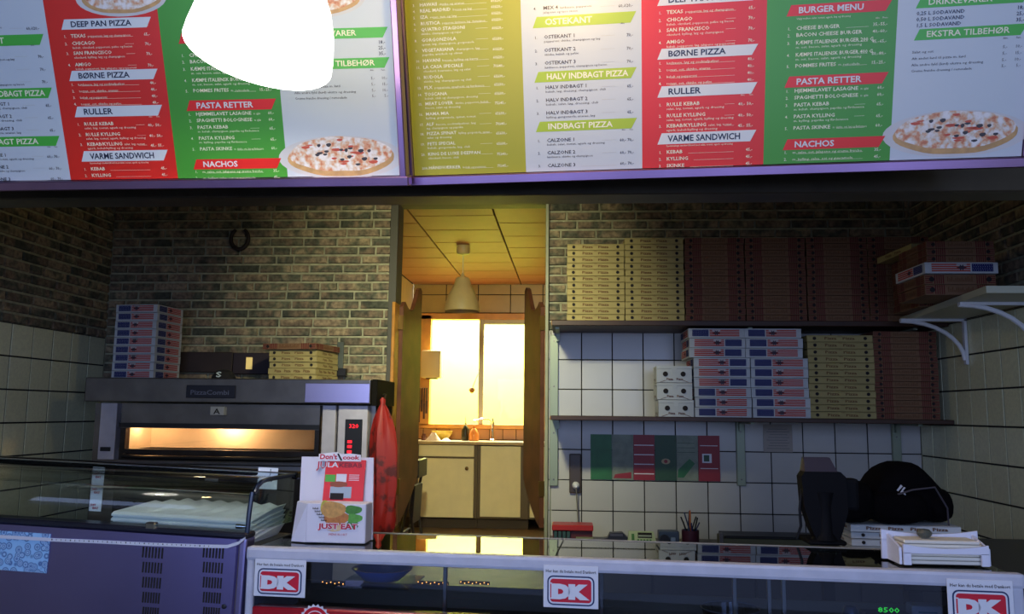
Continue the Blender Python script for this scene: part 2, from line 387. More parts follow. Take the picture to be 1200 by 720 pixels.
P = dict(lime=pm('lime', (166, 166, 14)), white=pm('white', (196, 206, 208)), red=pm('red', (214, 36, 18)), green=pm('green', (66, 150, 42)),
         bar_warm=pm('bar_green_warmlit', (164, 192, 24)), barg=pm('bar_green', (70, 178, 60)), barr=pm('bar_red', (222, 34, 20)), dark=pm('dark_ink', (52, 44, 40)),
         pale=pm('pale_ink', (236, 236, 200)), navy=pm('navy_ink', (24, 34, 60)), wht=pm('white_ink', (214, 220, 218)), rule=pm('rule_grey', (186, 186, 170)))
C1 = [(-8, '2', 'CAPRICCIOSA', 'skinke', '60,-', '120,-', None), (0.5, '', 'VESUVIO', 'skinke', '60,-', '120,-', None), (8, '3.', 'HAWAII', 'skinke og ananas', '60,-', '120,-', None), (15, '4.', 'REAL MADRID', 'bacon og løg', '60,-', '120,-', None),
      (22.5, '5.', 'IZA', 'rejer, tun og løg', '60,-', '120,-', None), (30, '6.', 'RUSTICA', 'pepperoni, kødsauce, løg, champignon', '60,-', '120,-', None),
      (37, '7.', 'QUATRO STAGIONI', '', '60,-', '120,-', 'skinke, champignon og rejer'), (49.5, '8.', 'GORGONZOLA', '', '65,-', '130,-', 'spinat, løg, champignon, gorgonzola'),
      (61.5, '9.', 'VEGETARIANA', 'champignon, løg', '60,-', '120,-', 'paprika, artiskok og oliven'), (73.5, '10.', 'HAVANI', 'bacon, kylling og karry', '60,-', '120,-', None),
      (81, '11.', 'LA CASA SPECIALE', '', '70,-', '140,-', 'oksekød, bearnaise, løg og salat'), (93, '12.', 'RUDOLA', '', '65,-', '130,-', 'skinke, løg, champignon og chili'),
      (105, '13.', 'PLX', 'pepperoni, spaghetti og kødsauce', '65,-', '130,-', None), (113, '14.', 'TOSCANA', '', '65,-', '130,-', 'kebab, chili og champignon, dressing'),
      (124, '15.', 'MEAT LOVER', 'skinke, pepperoni, kebab', '75,-', '145,-', 'bacon, salat og dressing'), (136, '16.', 'MAMA MIA', '', '65,-', '130,-', 'kylling, gorgonzola, spinat, tomat'),
      (148, '17.', 'ALF', 'bacon, cocktailpølser, løg', '70,-', '140,-', 'æg, champignon og paprika'), (159, '18.', 'PIZZA SPINAT', 'kylling, gorgonzola, spinat', '65,-', '130,-', 'salat og dressing'),
      (171, '19.', 'PETS SPECIAL', '', '65,-', '130,-', 'kebab, gorgonzola, løg, chili'), (183, '20.', 'KING DE LUXE DEEPPAN', '', '75,-', '140,-', 'oksekød, bacon, chili'),
      (199, '20A.', 'HÅNDVÆRKER', 'kebab og pommes', '75,-', '145,-', None)]
C2 = [(-4, '3.', 'MEX 3', '', '', '', 'kødsauce, bacon og løg'), (12, '4.', 'MEX 4', 'kødsauce, pepperoni', '60,-', '120,-', 'jalapeno og taco sauce'), ('H', 20, 33, 'OSTEKANT'), ('S', 34, 'Alm.', ''),
      (46, '1.', 'OSTEKANT 1', '', '', '70,-', 'pepperoni, skinke, champignon og løg'), (61.5, '2.', 'OSTEKANT 2', '', '', '70,-', 'skinke, kebab og pølse'), (76.5, '3.', 'OSTEKANT 3', '', '', '70,-', 'kødsauce, pepperoni, champignon og bacon'),
      ('H', 84.5, 97, 'HALV INDBAGT PIZZA'), (105, '1.', 'HALV INDBAGT 1', '', '', '65,-', 'kebab, løg, dressing, champignon, chili'), (120, '2.', 'HALV INDBAGT 2', '', '', '65,-', 'kebab, salat, løg, dressing, chili'),
      (135, '3.', 'HALV INDBAGT 3', '', '', '65,-', 'kylling, gorgonzola, ananas, løg'), ('H', 143, 155, 'INDBAGT PIZZA'), ('S', 157, 'Alm.', 'Fam.'), (167, '1.', 'CALZONE 1', '', '60,-', '70,-', 'kebab, salat, tomat, agurk og dressing'),
      (181.5, '2.', 'CALZONE 2', '', '60,-', '70,-', 'kødsauce, skinke og champignon'), (196.5, '3.', 'CALZONE 3', '', '60,-', '70,-', None)]
C3 = [('H', -5.5, 7, 'DEEP PAN PIZZA'), ('S', 5.5, '', 'Alm.'), (17, '1.', 'TEXAS', 'pepperoni, løg og champignon', '', '65,-', None), (26, '2.', 'CHICAGO', '', '', '70,-', 'kebab, oksekød, pepperoni, pølse og bacon'), (38, '3.', 'SAN FRANCISCO', '', '', '70,-', 'oksekød, kylling, løg og champignon'),
      (52, '4.', 'AMIGO', '', '', '70,-', 'kebab, pepperoni, løg, jalapeno og pepperoni'), ('H', 57.5, 70, 'BØRNE PIZZA'), (76, '1.', '', 'kødsauce, løg og cocktailpølser', '', '40,-', None), (84, '2.', '', 'tomat, ost, skinke, ananas', '', '40,-', None),
      (92, '3.', '', 'kebab og pepperoni', '', '40,-', None), (100, '4.', '', 'tomat, ost, skinke og pølse', '', '40,-', None), ('H', 101.5, 114.5, 'RULLER'), ('S', 116.5, 'Alm.', 'Fam.'),
      (125, '1.', 'RULLE KEBAB', '', '40,-', '50,-', 'salat, løg, tomat, agurk og dressing'), (138, '2.', 'RULLE KYLLING', '', '40,-', '50,-', 'salat, løg, tomat, agurk, kylling og dressing'), (150, '3.', 'KEBAB/KYLLING', 'salat, løg, tomat', '45,-', '55,-', 'agurk, kebab/kylling og dressing'),
      ('H', 156.5, 169.5, 'VARME SANDWICH'), ('T', 172.5, 'hjemmebagt sandwichbrød med salat, tomat, agurk og dressing'), (180.5, '1.', 'KEBAB', '', '', '45,-', None), (188.5, '2.', 'KYLLING', '', '', '45,-', None), (196.5, '3.', 'SKINKE', '', '', '45,-', None)]
C4 = [('H', 6.5, 19.5, 'BURGER MENU'), ('T', 24, 'Vælg mellem salat, tomat, agurk, løg og dressing'), ('S', 28, 'Alm.', 'Menu'), (36, '1.', 'CHEESE BURGER', '', '35,-', '55,-', None), (44, '2.', 'BACON CHEESE BURGER', '', '40,-', '60,-', None),
      (53, '3.', 'KÆMPE ITALIENSK BURGER 200 G.', '', '45,-', '65,-', 'm. ost, bacon, salat, agurk og dressing'), (67, '4.', 'KÆMPE ITALIENSK BURGER 400 G.', '', '60,-', '80,-', 'm. ost, bacon, salat, agurk og dressing'), (80, '5.', 'POMMES FRITES', 'm. remoulade', '15,-', '25,-', None),
      ('H', 90, 103, 'PASTA RETTER'), (109, '1.', 'HJEMMELAVET LASAGNE', 'm. salat', '', '60,-', None), (117, '2.', 'SPAGHETTI BOLOGNESE', 'm. salat', '', '60,-', None), (125.5, '3.', 'PASTA KEBAB', '', '', '65,-', 'm. kebab, champignon, paprika og flødesauce'),
      (139, '4.', 'PASTA KYLLING', '', '', '65,-', 'm. kylling, paprika og flødesauce'), (152.5, '5.', 'PASTA SKINKE', 'm. skinke, ost, løg og flødesauce', '', '60,-', None), ('H', 163.5, 176, 'NACHOS'),
      (180.5, '1.', '', 'm. salsa, ost, jalapeno og creme fraiche', '', '35,-', None), (188.5, '2.', '', 'm. kylling, salsa, ost og guacamole', '', '45,-', None)]
# (left edge, right edge, number x, name x, first price x, last price x)
CX = {1: (486, 484 + 5, 497, 580, 592), 2: (616, 628, 639, 727, 742), 3: (757, 772, 781, 867, 883), 4: (905, 921, 931, 1021, 1036)}
def topping_mat():
    if 'printed_pizza' in MATS: return MATS['printed_pizza']
    m = mat('printed_pizza', (216, 206, 190), .4); nt = m.node_tree; N = nt.nodes.new; L = nt.links.new
    tc = N('ShaderNodeTexCoord'); vo = N('ShaderNodeTexNoise'); vo.inputs['Scale'].default_value = 60; vo.inputs['Detail'].default_value = 4; L(tc.outputs['Object'], vo.inputs['Vector'])
    r = N('ShaderNodeValToRGB'); e = r.color_ramp.elements; e[0].position = .34; e[0].color = s2l((196, 120, 84)); e[1].position = .66; e[1].color = s2l((232, 228, 222))
    for p, c in ((.42, (214, 160, 120)), (.5, (214, 196, 170)), (.56, (222, 214, 204))):
        q = e.new(p); q.color = s2l(c)
    L(vo.outputs['Fac'], r.inputs[0]); L(r.outputs[0], nt.nodes['Principled BSDF'].inputs['Base Color']); return m
crust = mat('printed_crust', (206, 164, 104), .4, var=.25, scale=40); plate = mat('printed_plate', (204, 204, 200), .4, var=.08, scale=12)
def board(B, name, label, cols, dv, extra_left=False):
    t = thing(name, label, 'menu board'); M = B.M; L5 = CW * 5
    dk = mat('board_case', (60, 56, 60), .5, metal=.5)
    MB().box((-.002, .012, -.028), (L5 + .004, .13, HB + .03), dk, M).build('case', t)
    f = MB(); f.box((-.013, -.022, -.030), (L5 + .028, .03, -.002), alu, M, bev=.003); f.box((-.013, -.022, HB), (L5 + .028, .03, HB + .03), alu, M, bev=.003)
    f.build('frame', t)
    f = MB(); f.box((-.012, -.020, -.004), (-.001, .03, HB + .002), alu, M, bev=.003); f.build('side_rail', t)
    f = MB(); f.box((L5 + .002, -.020, -.004), (L5 + .022, .03, HB + .002), alu, M, bev=.003); f.build('side_rail', t)
    cc = [P['lime'], P['white'], P['red'], P['green'], P['white']]
    for k in range(5):
        if k + 1 in cols: MB().box((k * CW, 0, 0), ((k + 1) * CW, .010, HB), cc[k], M).build('printed_panel', t)
    bars = MB(); big = MB(); small = MB()
    def U(px, py): u, v = BRD.uv(px, py); return u, v + dv
    barc = {2: P['barg'] if extra_left else P['bar_warm'], 3: P['wht'], 4: P['barr']}; btx = {2: P['pale'], 3: P['navy'], 4: P['wht']}  # right board's green bars made lime: warm lamp glare put into the print
    ink = {1: P['pale'], 2: P['dark'], 3: P['pale'], 4: P['pale']}
    for ci, C in ((1, C1), (2, C2), (3, C3), (4, C4)):
        if ci not in cols: continue
        x0, xn, xt, xp1, xp2 = CX[ci]; it = ink[ci]
        un = U(xn, 100)[0]; ut = U(xt, 100)[0]; u1 = U(xp1, 100)[0] + .014; u2 = U(xp2, 100)[0]
        for e in C:
            if e[0] == 'H':
                v0 = U(xn, e[2])[1]; v1 = U(xn, e[1])[1]; s = .012
                MB().quad([(un - .004, -.0006, v0), (u2 - .006, -.0006, v0), (u2 + s - .002, -.0006, v1), (un + s - .004, -.0006, v1)], barc[ci], M).build('header_bar', t)
                hh = (v1 - v0) * .56; text(big, e[3], ut + .004, v0 + (v1 - v0) * .24, hh, btx[ci], M, bold=.022, res=2, width=min(glyphs(e[3], .022, 2)[2] * hh / CAP * 1.12, (u2 - ut) * (.93 if ci == 2 else .84)), up=.0012)
            elif e[0] == 'S':
                v = U(xn, e[1])[1]
                text(small, e[2], u1, v, .0045, it, M, up=.001, align='r'); text(small, e[3], u2, v, .0045, it, M, up=.001, align='r')
            elif e[0] == 'T': text(small, e[2], ut, U(xn, e[1])[1], .0052, it, M, up=.001)
            else:
                y, num, nm, ds, p1, p2, d2 = e; v = U(xn, y)[1]; h = .0098 if ci != 1 else .0092; x = ut
                if num: text(small, num, un, v, h * .8, it, M, bold=.01, up=.001)
                if nm:
                    text(big, nm, ut, v, h, it, M, bold=.014, up=.001, xs=.98 if len(nm) > 22 else 1.12); x = ut + glyphs(nm, .014, 1)[2] * h / CAP * (.98 if len(nm) > 22 else 1.12) + .006
                if ds: text(small, ds, x, v, .0062 if nm else .0068, it, M, up=.001, width=min((u1 - .035 if p1 else u2 - .04) - x, len(ds) * .0046))
                if d2: text(small, d2, ut, v - .0105, .0062, it, M, up=.001, width=min(len(d2) * .0044, u1 - .03 - ut))
                vp = v - (.006 if d2 else 0)
                if p1: text(small, p1, u1, vp, h * .85, it, M, bold=.01, up=.001, align='r')
                if p2: text(small, p2, u2, vp, h * .85, it, M, bold=.01, up=.001, align='r'); rect(small, (x + .01 if not d2 else ut + .16), v - .001, u1 - .028, v - .0004, P['rule'] if ci == 2 else it, M, y=-.0008)
    if 5 in cols:
        A = 4 * CW
        for (v0, v1, s, wd) in ((-3, 10, 'DRIKKEVARER', .0), (34.5, 47.5, 'EKSTRA TILBEHØR', 0)):
            va = U(1073, v1)[1]; vb = U(1073, v0)[1]; MB().quad([(A + .045, -.0006, va), (A + CW - .028, -.0006, va), (A + CW - .012, -.0006, vb), (A + .058, -.0006, vb)], P['barg'], M).build('header_bar', t)
            text(big, s, A + .075, va + .0075, .0155, P['pale'], M, bold=.015, res=2, xs=1.15, up=.001)
        for y, s, p in ((19, '0,25 L SODAVAND', '18,-'), (26, '0,50 L SODAVAND', '25,-'), (33, '1,5 L SODAVAND', '35,-')):
            v = U(1073, y)[1]; text(big, s, A + .048, v + .002, .0095, P['navy'], M, bold=.014, up=.001, xs=1.1); text(small, p, A + CW - .022, v + .003, .0095, P['navy'], M, bold=.012, up=.001, align='r')
        v = U(1073, 51)[1]; text(small, 'Alm.', A + CW - .07, v, .0048, P['dark'], M, up=.001); text(small, 'Fam.', A + CW - .038, v, .0048, P['dark'], M, up=.001)
        for y, s, p, q in ((63, 'Salat og ost', '5,-', '10,-'), (70.5, 'Alt andet kød til pizza m. kød', '5,-', '15,-'), (78, 'Alle andre fyld (kød) ekstra og dressing', '5,-', '10,-'), (85, 'Creme fraiche dressing / remoulade', '5,-', '5,-')):
            v = U(1065, y)[1]; text(small, s, A + .042, v, .0066, P['dark'], M, up=.001, width=len(s) * .0045); text(small, p, A + CW - .058, v + .002, .0078, P['dark'], M, up=.001, align='r'); text(small, q, A + CW - .022, v + .002, .0078, P['dark'], M, up=.001, align='r')
        pz = MB(); cu, cv = U(1119, 154); 
        ell(pz, cu, cv - .006, .186, .062, plate, M, y=-.0004, n=40); ell(pz, cu - .006, cv + .0, .166, .056, plate, M, y=-.0005, n=40)
        ell(pz, cu, cv - .006, .158, .055, crust, M, y=-.0008, n=36, wob=.02); ell(pz, cu, cv + .004, .152, .050, topping_mat(), M, y=-.0011, n=36, wob=.03)
        rd = random.Random(4)
        for i in range(16):
            a = rd.uniform(0, 6.28); r = rd.uniform(.2, .9); ell(pz, cu + .14 * r * math.cos(a), cv + .004 + .045 * r * math.sin(a), rd.uniform(.004, .009), rd.uniform(.003, .006), mat('print_olive', (58, 54, 56), .4), M, y=-.0014, n=7, wob=.2)
        for i in range(14):
            a = rd.uniform(0, 6.28); r = rd.uniform(.2, .9); ell(pz, cu + .14 * r * math.cos(a), cv + .004 + .045 * r * math.sin(a), rd.uniform(.008, .016), rd.uniform(.002, .005), mat('print_tomato', (196, 84, 56), .4), M, y=-.0013, n=7, wob=.2)
        pz.build('pizza_picture', t)
    # pizza pictures that reach into view at the top edge
    pz = MB()
    tops = [(3 * CW - .035 - CW / 2 + .1, .51)] if extra_left else [(CW * 3.4, .60)]
    if extra_left: tops.append((4 * CW + .13, .49))
    for cu, cv in tops:
        pz = MB(); ell(pz, cu, cv, .135, .05, plate, M, y=-.0004, n=30); ell(pz, cu, cv, .12, .042, crust, M, y=-.0008, n=30, wob=.02); ell(pz, cu, cv + .004, .11, .036, topping_mat(), M, y=-.0011, n=30, wob=.03); pz.build('pizza_picture', t)
    big.build('lettering', t, kind='stuff'); small.build('lettering', t, label='small print and prices', kind='stuff')
    return t
board(BRD, 'menu_board', 'right menu board with lime, white, red, green columns and pizza picture at its right end', {1, 2, 3, 4, 5}, 0.0)
board(BLD, 'menu_board', 'left menu board partly behind the glowing pendant lamp, red and green columns in view', {2, 3, 4, 5}, -0.012, True)
# chrome hanging tube between the boards
ht = MB(); p0 = at(477, 213, Y=2.33); p1 = at(466, -20, Y=2.24); ht.tube([p0, p1, p1 + (p1 - p0) * .8], .0035, mat('chrome', (210, 210, 214), .12, metal=1.0), n=8)
tag(ht.build('hanging_tube', smooth=True), 'thin chrome hanging tube in the gap between the two menu boards', 'tube')

# ---------------------------------------------------------------- pendant lamps
def bell(name, label, loc, R, H, rot, shade_m, cord_len, canopy=True, glow=False):
    t = thing(name, label, 'lamp', loc, rot=rot)
    pr = [(R, 0), (R * .99, H * .1), (R * .94, H * .28), (R * .84, H * .46), (R * .68, H * .64), (R * .52, H * .80), (R * .45, H * .92), (R * .40, H)]
    inn = [(r - .004, z) for r, z in pr[::-1]]
    MB().lathe(pr + inn, shade_m, n=36, cap=False).build('lamp_shade', t, smooth=True)
    MB().lathe([(R * .40, H), (R * .34, H + .012), (.02, H + .018), (.012, H + .05)], shade_m, n=20).build('shade_cap', t, smooth=True)
    MB().lathe([(.0, H * .3), (.022, H * .32), (.032, H * .42), (.028, H * .52), (.014, H * .62), (.014, H * .8)], mat('bulb_glow' if glow else 'bulb_off', (255, 250, 235), .3, emit=(255, 246, 220) if glow else None, estr=14 if glow else 0), n=14).build('bulb', t, smooth=True)
    MB().tube([(0, 0, H + .045), (0, 0, H + cord_len)], .003, white).build('cord', t)
    if canopy: MB().lathe([(.014, H + cord_len - .085), (.05, H + cord_len - .075), (.06, H + cord_len - .05), (.058, H + cord_len)], shade_m, n=20).build('ceiling_rose', t, smooth=True)
    return t
opal = mat('lit_opal_shade', (250, 250, 250), .4, emit=(255, 252, 246), estr=2.6)
c = at(303, 66, Y=1.75)
bell('pendant_lamp', 'large glowing white bell pendant lamp hanging in front of the left menu board', (c.x, c.y, c.z + .0), .168, .30, (math.radians(-4), math.radians(8), 0), opal, .34, glow=True)
point('pendant_light', (c.x, c.y, c.z + .02), 7, (1.0, 0.90, 0.74), .04)
c = at(541.5, 365, Y=7.0)
bell('pendant_lamp', 'unlit beige bell pendant lamp hanging from the back room ceiling', (c.x, c.y, c.z), .152, .285, (0, 0, 0), mat('beige_lamp_enamel', (206, 188, 132), .45, var=.1), ZC - c.z - .285)

# ---------------------------------------------------------------- saloon doors in the doorway
def saloon(sgn, hx, label):
    t = thing('saloon_door', label, 'door', (hx, YB + .08, 0))
    ang = math.radians(86 if sgn > 0 else 74) * sgn; M = Matrix.Rotation(ang, 4, 'Z')
    Wd = .50; s = sgn
    top = [(0, 2.26), (.05, 2.30), (.12, 2.27), (.2, 2.25), (.28, 2.28), (.35, 2.36), (.41, 2.44), (.46, 2.46), (Wd, 2.44)]
    bot = [(Wd, 1.09), (.42, 1.02), (.32, .95), (.2, .88), (.1, .83), (0, .80)]
    MB().prism([(s * a, z) for a, z in top + bot], .028, mat('dark_varnished_door', (104, 62, 40), .5, var=.45, scale=5, spec=.3), M @ Matrix.Translation((0, -.014, 0))).build('door_leaf', t)
    for z in (1.0, 2.1): MB().box((-.012, -.022, z), (.012, .02, z + .1), mat('old_brass', (110, 84, 40), .4, metal=.8), M, bev=.002).build('hinge', t)
    return t
saloon(1, DX0 + .02, 'left swinging saloon door of dark wood with curved top and bottom')
saloon(-1, DX1 - .02, 'right swinging saloon door, glowing yellow-brown from the window light')

# ---------------------------------------------------------------- back room furniture
CY = 8.70
cream = mat('cream_cabinet_front', (228, 218, 170), .45, var=.06); frm = mat('brown_cabinet_edge', (92, 76, 46), .5)
def kx(px, Y=CY): return at(px, 560, Y=Y).x
t = thing('kitchen_cabinet', 'cream cabinet with drawer and single door under the left half of the sink top', 'cabinet', (kx(520), CY, KZ))
o = t.location; TM = Matrix.Translation(-o)
MB().box((KX0 + .01, CY + .02, KZ + .11), (kx(559), KY - .02, 1.20), frm, TM).build('cabinet_body', t)
MB().box((KX0 + .01, CY + .07, KZ), (kx(559), CY + .09, KZ + .11), mat('toe_kick_brown', (60, 48, 34), .7), TM).build('toe_kick', t)
MB().box((kx(490), CY, 1.075), (kx(555), CY + .02, 1.195), cream, TM, bev=.003).build('drawer', t)
d = MB().box((kx(490), CY, KZ + .115), (kx(555), CY + .02, 1.055), cream, TM, bev=.003).build('door', t)
MB().lathe([(.012, 0), (.014, .012), (.02, .022), (.018, .03), (0, .034)], mat('old_brass', (110, 84, 40)), TM @ Matrix.Translation((kx(547), CY, .955)) @ Matrix.Rotation(PI / 2, 4, 'X'), n=12).build('knob', d, smooth=True)
t = thing('kitchen_cabinet', 'cream panelled cabinet without handle under the right half of the sink top', 'cabinet', (kx(590), CY, KZ))
TM = Matrix.Translation(-t.location)
MB().box((kx(559) + .004, CY + .02, KZ + .11), (kx(619), KY - .02, 1.20), frm, TM).build('cabinet_body', t)
MB().box((kx(559) + .004, CY + .07, KZ), (kx(619), CY + .09, KZ + .11), mat('toe_kick_brown', (60, 48, 34)), TM).build('toe_kick', t)
MB().box((kx(563), CY, KZ + .13), (kx(610), CY + .02, 1.19), cream, TM, bev=.003).build('door', t)
t = thing('kitchen_cabinet', 'narrow cream cabinet at the right end of the sink run beside the right saloon door', 'cabinet', (kx(635), CY, KZ))
TM = Matrix.Translation(-t.location)
MB().box((kx(619) + .004, CY + .02, KZ + .11), (KX1 - .01, KY - .02, 1.20), frm, TM).build('cabinet_body', t)
MB().box((kx(621), CY, KZ + .13), (KX1 - .02, CY + .02, 1.19), cream, TM, bev=.003).build('door', t)
tag(MB().box((KX0 + .005, CY - .03, 1.202), (KX1 - .005, KY - .014, 1.236), mat('worn_worktop', (186, 160, 110), .35, var=.15), bev=.006).build('kitchen_worktop'), 'worn pale worktop running under the kitchen window', 'worktop')
chrome = MATS['chrome']
t = thing('kitchen_faucet', 'chrome swan-neck faucet standing on the kitchen worktop under the window', 'faucet', (kx(573), 9.0, 1.237))
MB().lathe([(.03, 0), (.03, .01), (.018, .02), (.016, .09), (.02, .11), (.012, .14)], chrome, n=14).build('faucet_body', t, smooth=True)
MB().tube([(0, 0, .12), (-.01, -.02, .2), (-.05, -.05, .235), (-.12, -.09, .235), (-.19, -.12, .21)], [.011, .011, .01, .01, .012], chrome).build('spout', t, smooth=True)
MB().tube([(0, 0, .13), (.012, .0, .19), (.004, -.02, .25)], [.012, .01, .006], chrome).build('lever', t, smooth=True)
t = thing('dish_soap_bottle', 'dark dish soap bottle with thin nozzle on the kitchen worktop', 'bottle', (kx(541), 8.95, 1.237))
MB().lathe([(.04, 0), (.044, .01), (.044, .11), (.03, .14), (.012, .16)], mat('dark_green_plastic', (42, 42, 22), .25), n=14).build('bottle', t, smooth=True)
MB().lathe([(.012, .16), (.013, .18), (.004, .20), (.003, .25)], mat('pale_nozzle', (210, 200, 150), .4), n=10).build('nozzle', t, smooth=True)
t = thing('soap_dispenser', 'small orange soap bottle beside the faucet', 'bottle', (kx(552), 8.9, 1.237))
MB().lathe([(.05, 0), (.056, .015), (.054, .07), (.03, .12), (.014, .135), (.014, .16)], mat('orange_soap', (226, 140, 70), .25), n=14).build('bottle', t, smooth=True)
t = thing('dish_bowl', 'shallow yellowish bowl on the worktop left of the bottles', 'bowl', (kx(512), 8.98, 1.237))
MB().lathe([(.05, 0), (.06, .004), (.11, .07), (.118, .10), (.112, .10), (.10, .07), (.05, .012)], mat('yellow_plastic', (206, 176, 70), .35), n=20).build('bowl', t, smooth=True)
rd = random.Random(3)
for i, (px, lab) in enumerate(((505, 'crumpled pale dish cloth in front of the yellowish bowl'), (520, 'small pale sponge lying on the kitchen worktop'), (489.5, 'brown jar at the far left of the kitchen worktop'))):
    if i == 2:
        tag(MB().lathe([(.03, 0), (.032, .04), (.022, .06), (.022, .07)], mat('brown_glass', (96, 50, 26), .2), Matrix.Translation((kx(px) + .03, 8.85, 1.237)), n=12).build('jar', smooth=True), lab, 'jar')
    else:
        b = MB(); n = 9; vs = []; fs = []; wd = .16 if i == 0 else .1
        for a in range(n):
            for c_ in range(n):
                e = min(a, c_, n - 1 - a, n - 1 - c_) / 3.0
                vs.append(((a / (n - 1) - .5) * wd, (c_ / (n - 1) - .5) * .1, min(e, 1) * (.03 + rd.uniform(0, .03)) * (1.5 if i == 0 else .6)))
        for a in range(n - 1):
            for c_ in range(n - 1): fs.append((a * n + c_, (a + 1) * n + c_, (a + 1) * n + c_ + 1, a * n + c_ + 1))
        fs.append(tuple([a * n for a in range(n)][::-1] + list(range(1, n)) + [a * n + n - 1 for a in range(1, n)] + [n * n - 1 - k for k in range(1, n - 1)]))
        b.add(vs, fs[:-1], mat('pale_cloth', (226, 206, 180), .9), Matrix.Translation((kx(px), 8.80, 1.2375)))
        tag(b.build('dish_cloth' if i == 0 else 'sponge', smooth=True), lab, 'cloth' if i == 0 else 'sponge')
# towel dispenser and utensils at the left end of the window wall
a = at(493, 443, Y=9.0); b = at(517, 411, Y=9.0)
t = thing('towel_dispenser', 'cream paper towel dispenser mounted at the left edge of the kitchen window', 'dispenser', (a.x, KY - .062, a.z))
cr = mat('cream_plastic', (222, 202, 142), .4); W_, H_ = b.x - a.x, b.z - a.z
MB().box((0, -.16, 0), (W_, 0, H_), cr, bev=.02).build('cover', t, smooth=True)
MB().box((W_ * .25, -.12, -.012), (W_ * .8, -.05, .006), mat('dark_slot', (70, 46, 20), .7)).build('paper_slot', t)
zr_ = at(495, 455, Y=9.1).z
tag(MB().tube([(at(487.5, 455, Y=9.1).x, KY - .075, zr_), (at(501, 455, Y=9.1).x, KY - .075, zr_)], .004, chrome).build('hook_rail'), 'thin hook rail fixed to the window frame under the towel dispenser', 'rail')
for i, (px, ln, lab) in enumerate(((488.7, .16, 'leftmost dark utensil on the hook rail'), (491.6, .38, 'second dark utensil on the hook rail, long'), (494.4, .26, 'middle dark utensil on the hook rail'), (497.2, .34, 'fourth dark utensil from the left on the hook rail'), (500, .28, 'rightmost dark utensil on the hook rail'))):
    t = thing('kitchen_utensil', lab, 'utensil', (at(px, 455, Y=9.1).x, KY - .085, zr_ - .003), group='utensils on the hook rail')
    MB().tube([(0, 0, 0), (0, 0, -ln * .5)], .007, wood_d).build('handle', t); MB().box((-.011, -.003, -ln), (.011, .003, -ln * .5), mat('dark_blade', (80, 50, 30), .4), bev=.001).build('blade', t)
# ornament hanging in the window
p = at(553, 456, Y=9.1)
t = thing('hanging_ornament', 'small brown ornament on a string hanging in front of the kitchen window', 'ornament', (p.x, p.y, p.z))
MB().tube([(0, 0, 0), (.035, .01, .09), (.06, .03, .16), (.07, .075, .2)], .0035, wood_d).build('string', t)
MB().lathe([(0, -.05), (.02, -.04), (.035, -.01), (.025, .01), (.008, .02)], mat('brown_ornament', (150, 96, 30), .7), n=8).build('pendant', t)
# folded chair
q = at(485, 600, Y=7.4)
t = thing('folding_chair', 'black folded metal chair seen edge-on by the left saloon door', 'chair', (q.x, 7.4, KZ), rz=math.radians(89))
H = at(488, 538, Y=7.4).z - KZ
for sx in (-.19, .19):
    MB().tube([(sx, .10, 0), (sx, .02, H * .5), (sx, -.05, H)], .013, black).build('leg', t); MB().tube([(sx * .85, -.06, 0), (sx * .85, -.0, H * .45), (sx * .85, -.02, H * .62)], .013, black).build('leg', t)
MB().box((-.17, -.012, H * .30), (.17, .016, H * .72), black, Matrix.Rotation(math.radians(3), 4, 'X'), bev=.008).build('seat', t); MB().box((-.19, -.075, H * .80), (.19, -.03, H), black, bev=.012).build('backrest', t)
MB().tube([(-.19, .07, H * .2), (.19, .07, H * .2)], .008, black).build('stretcher', t)

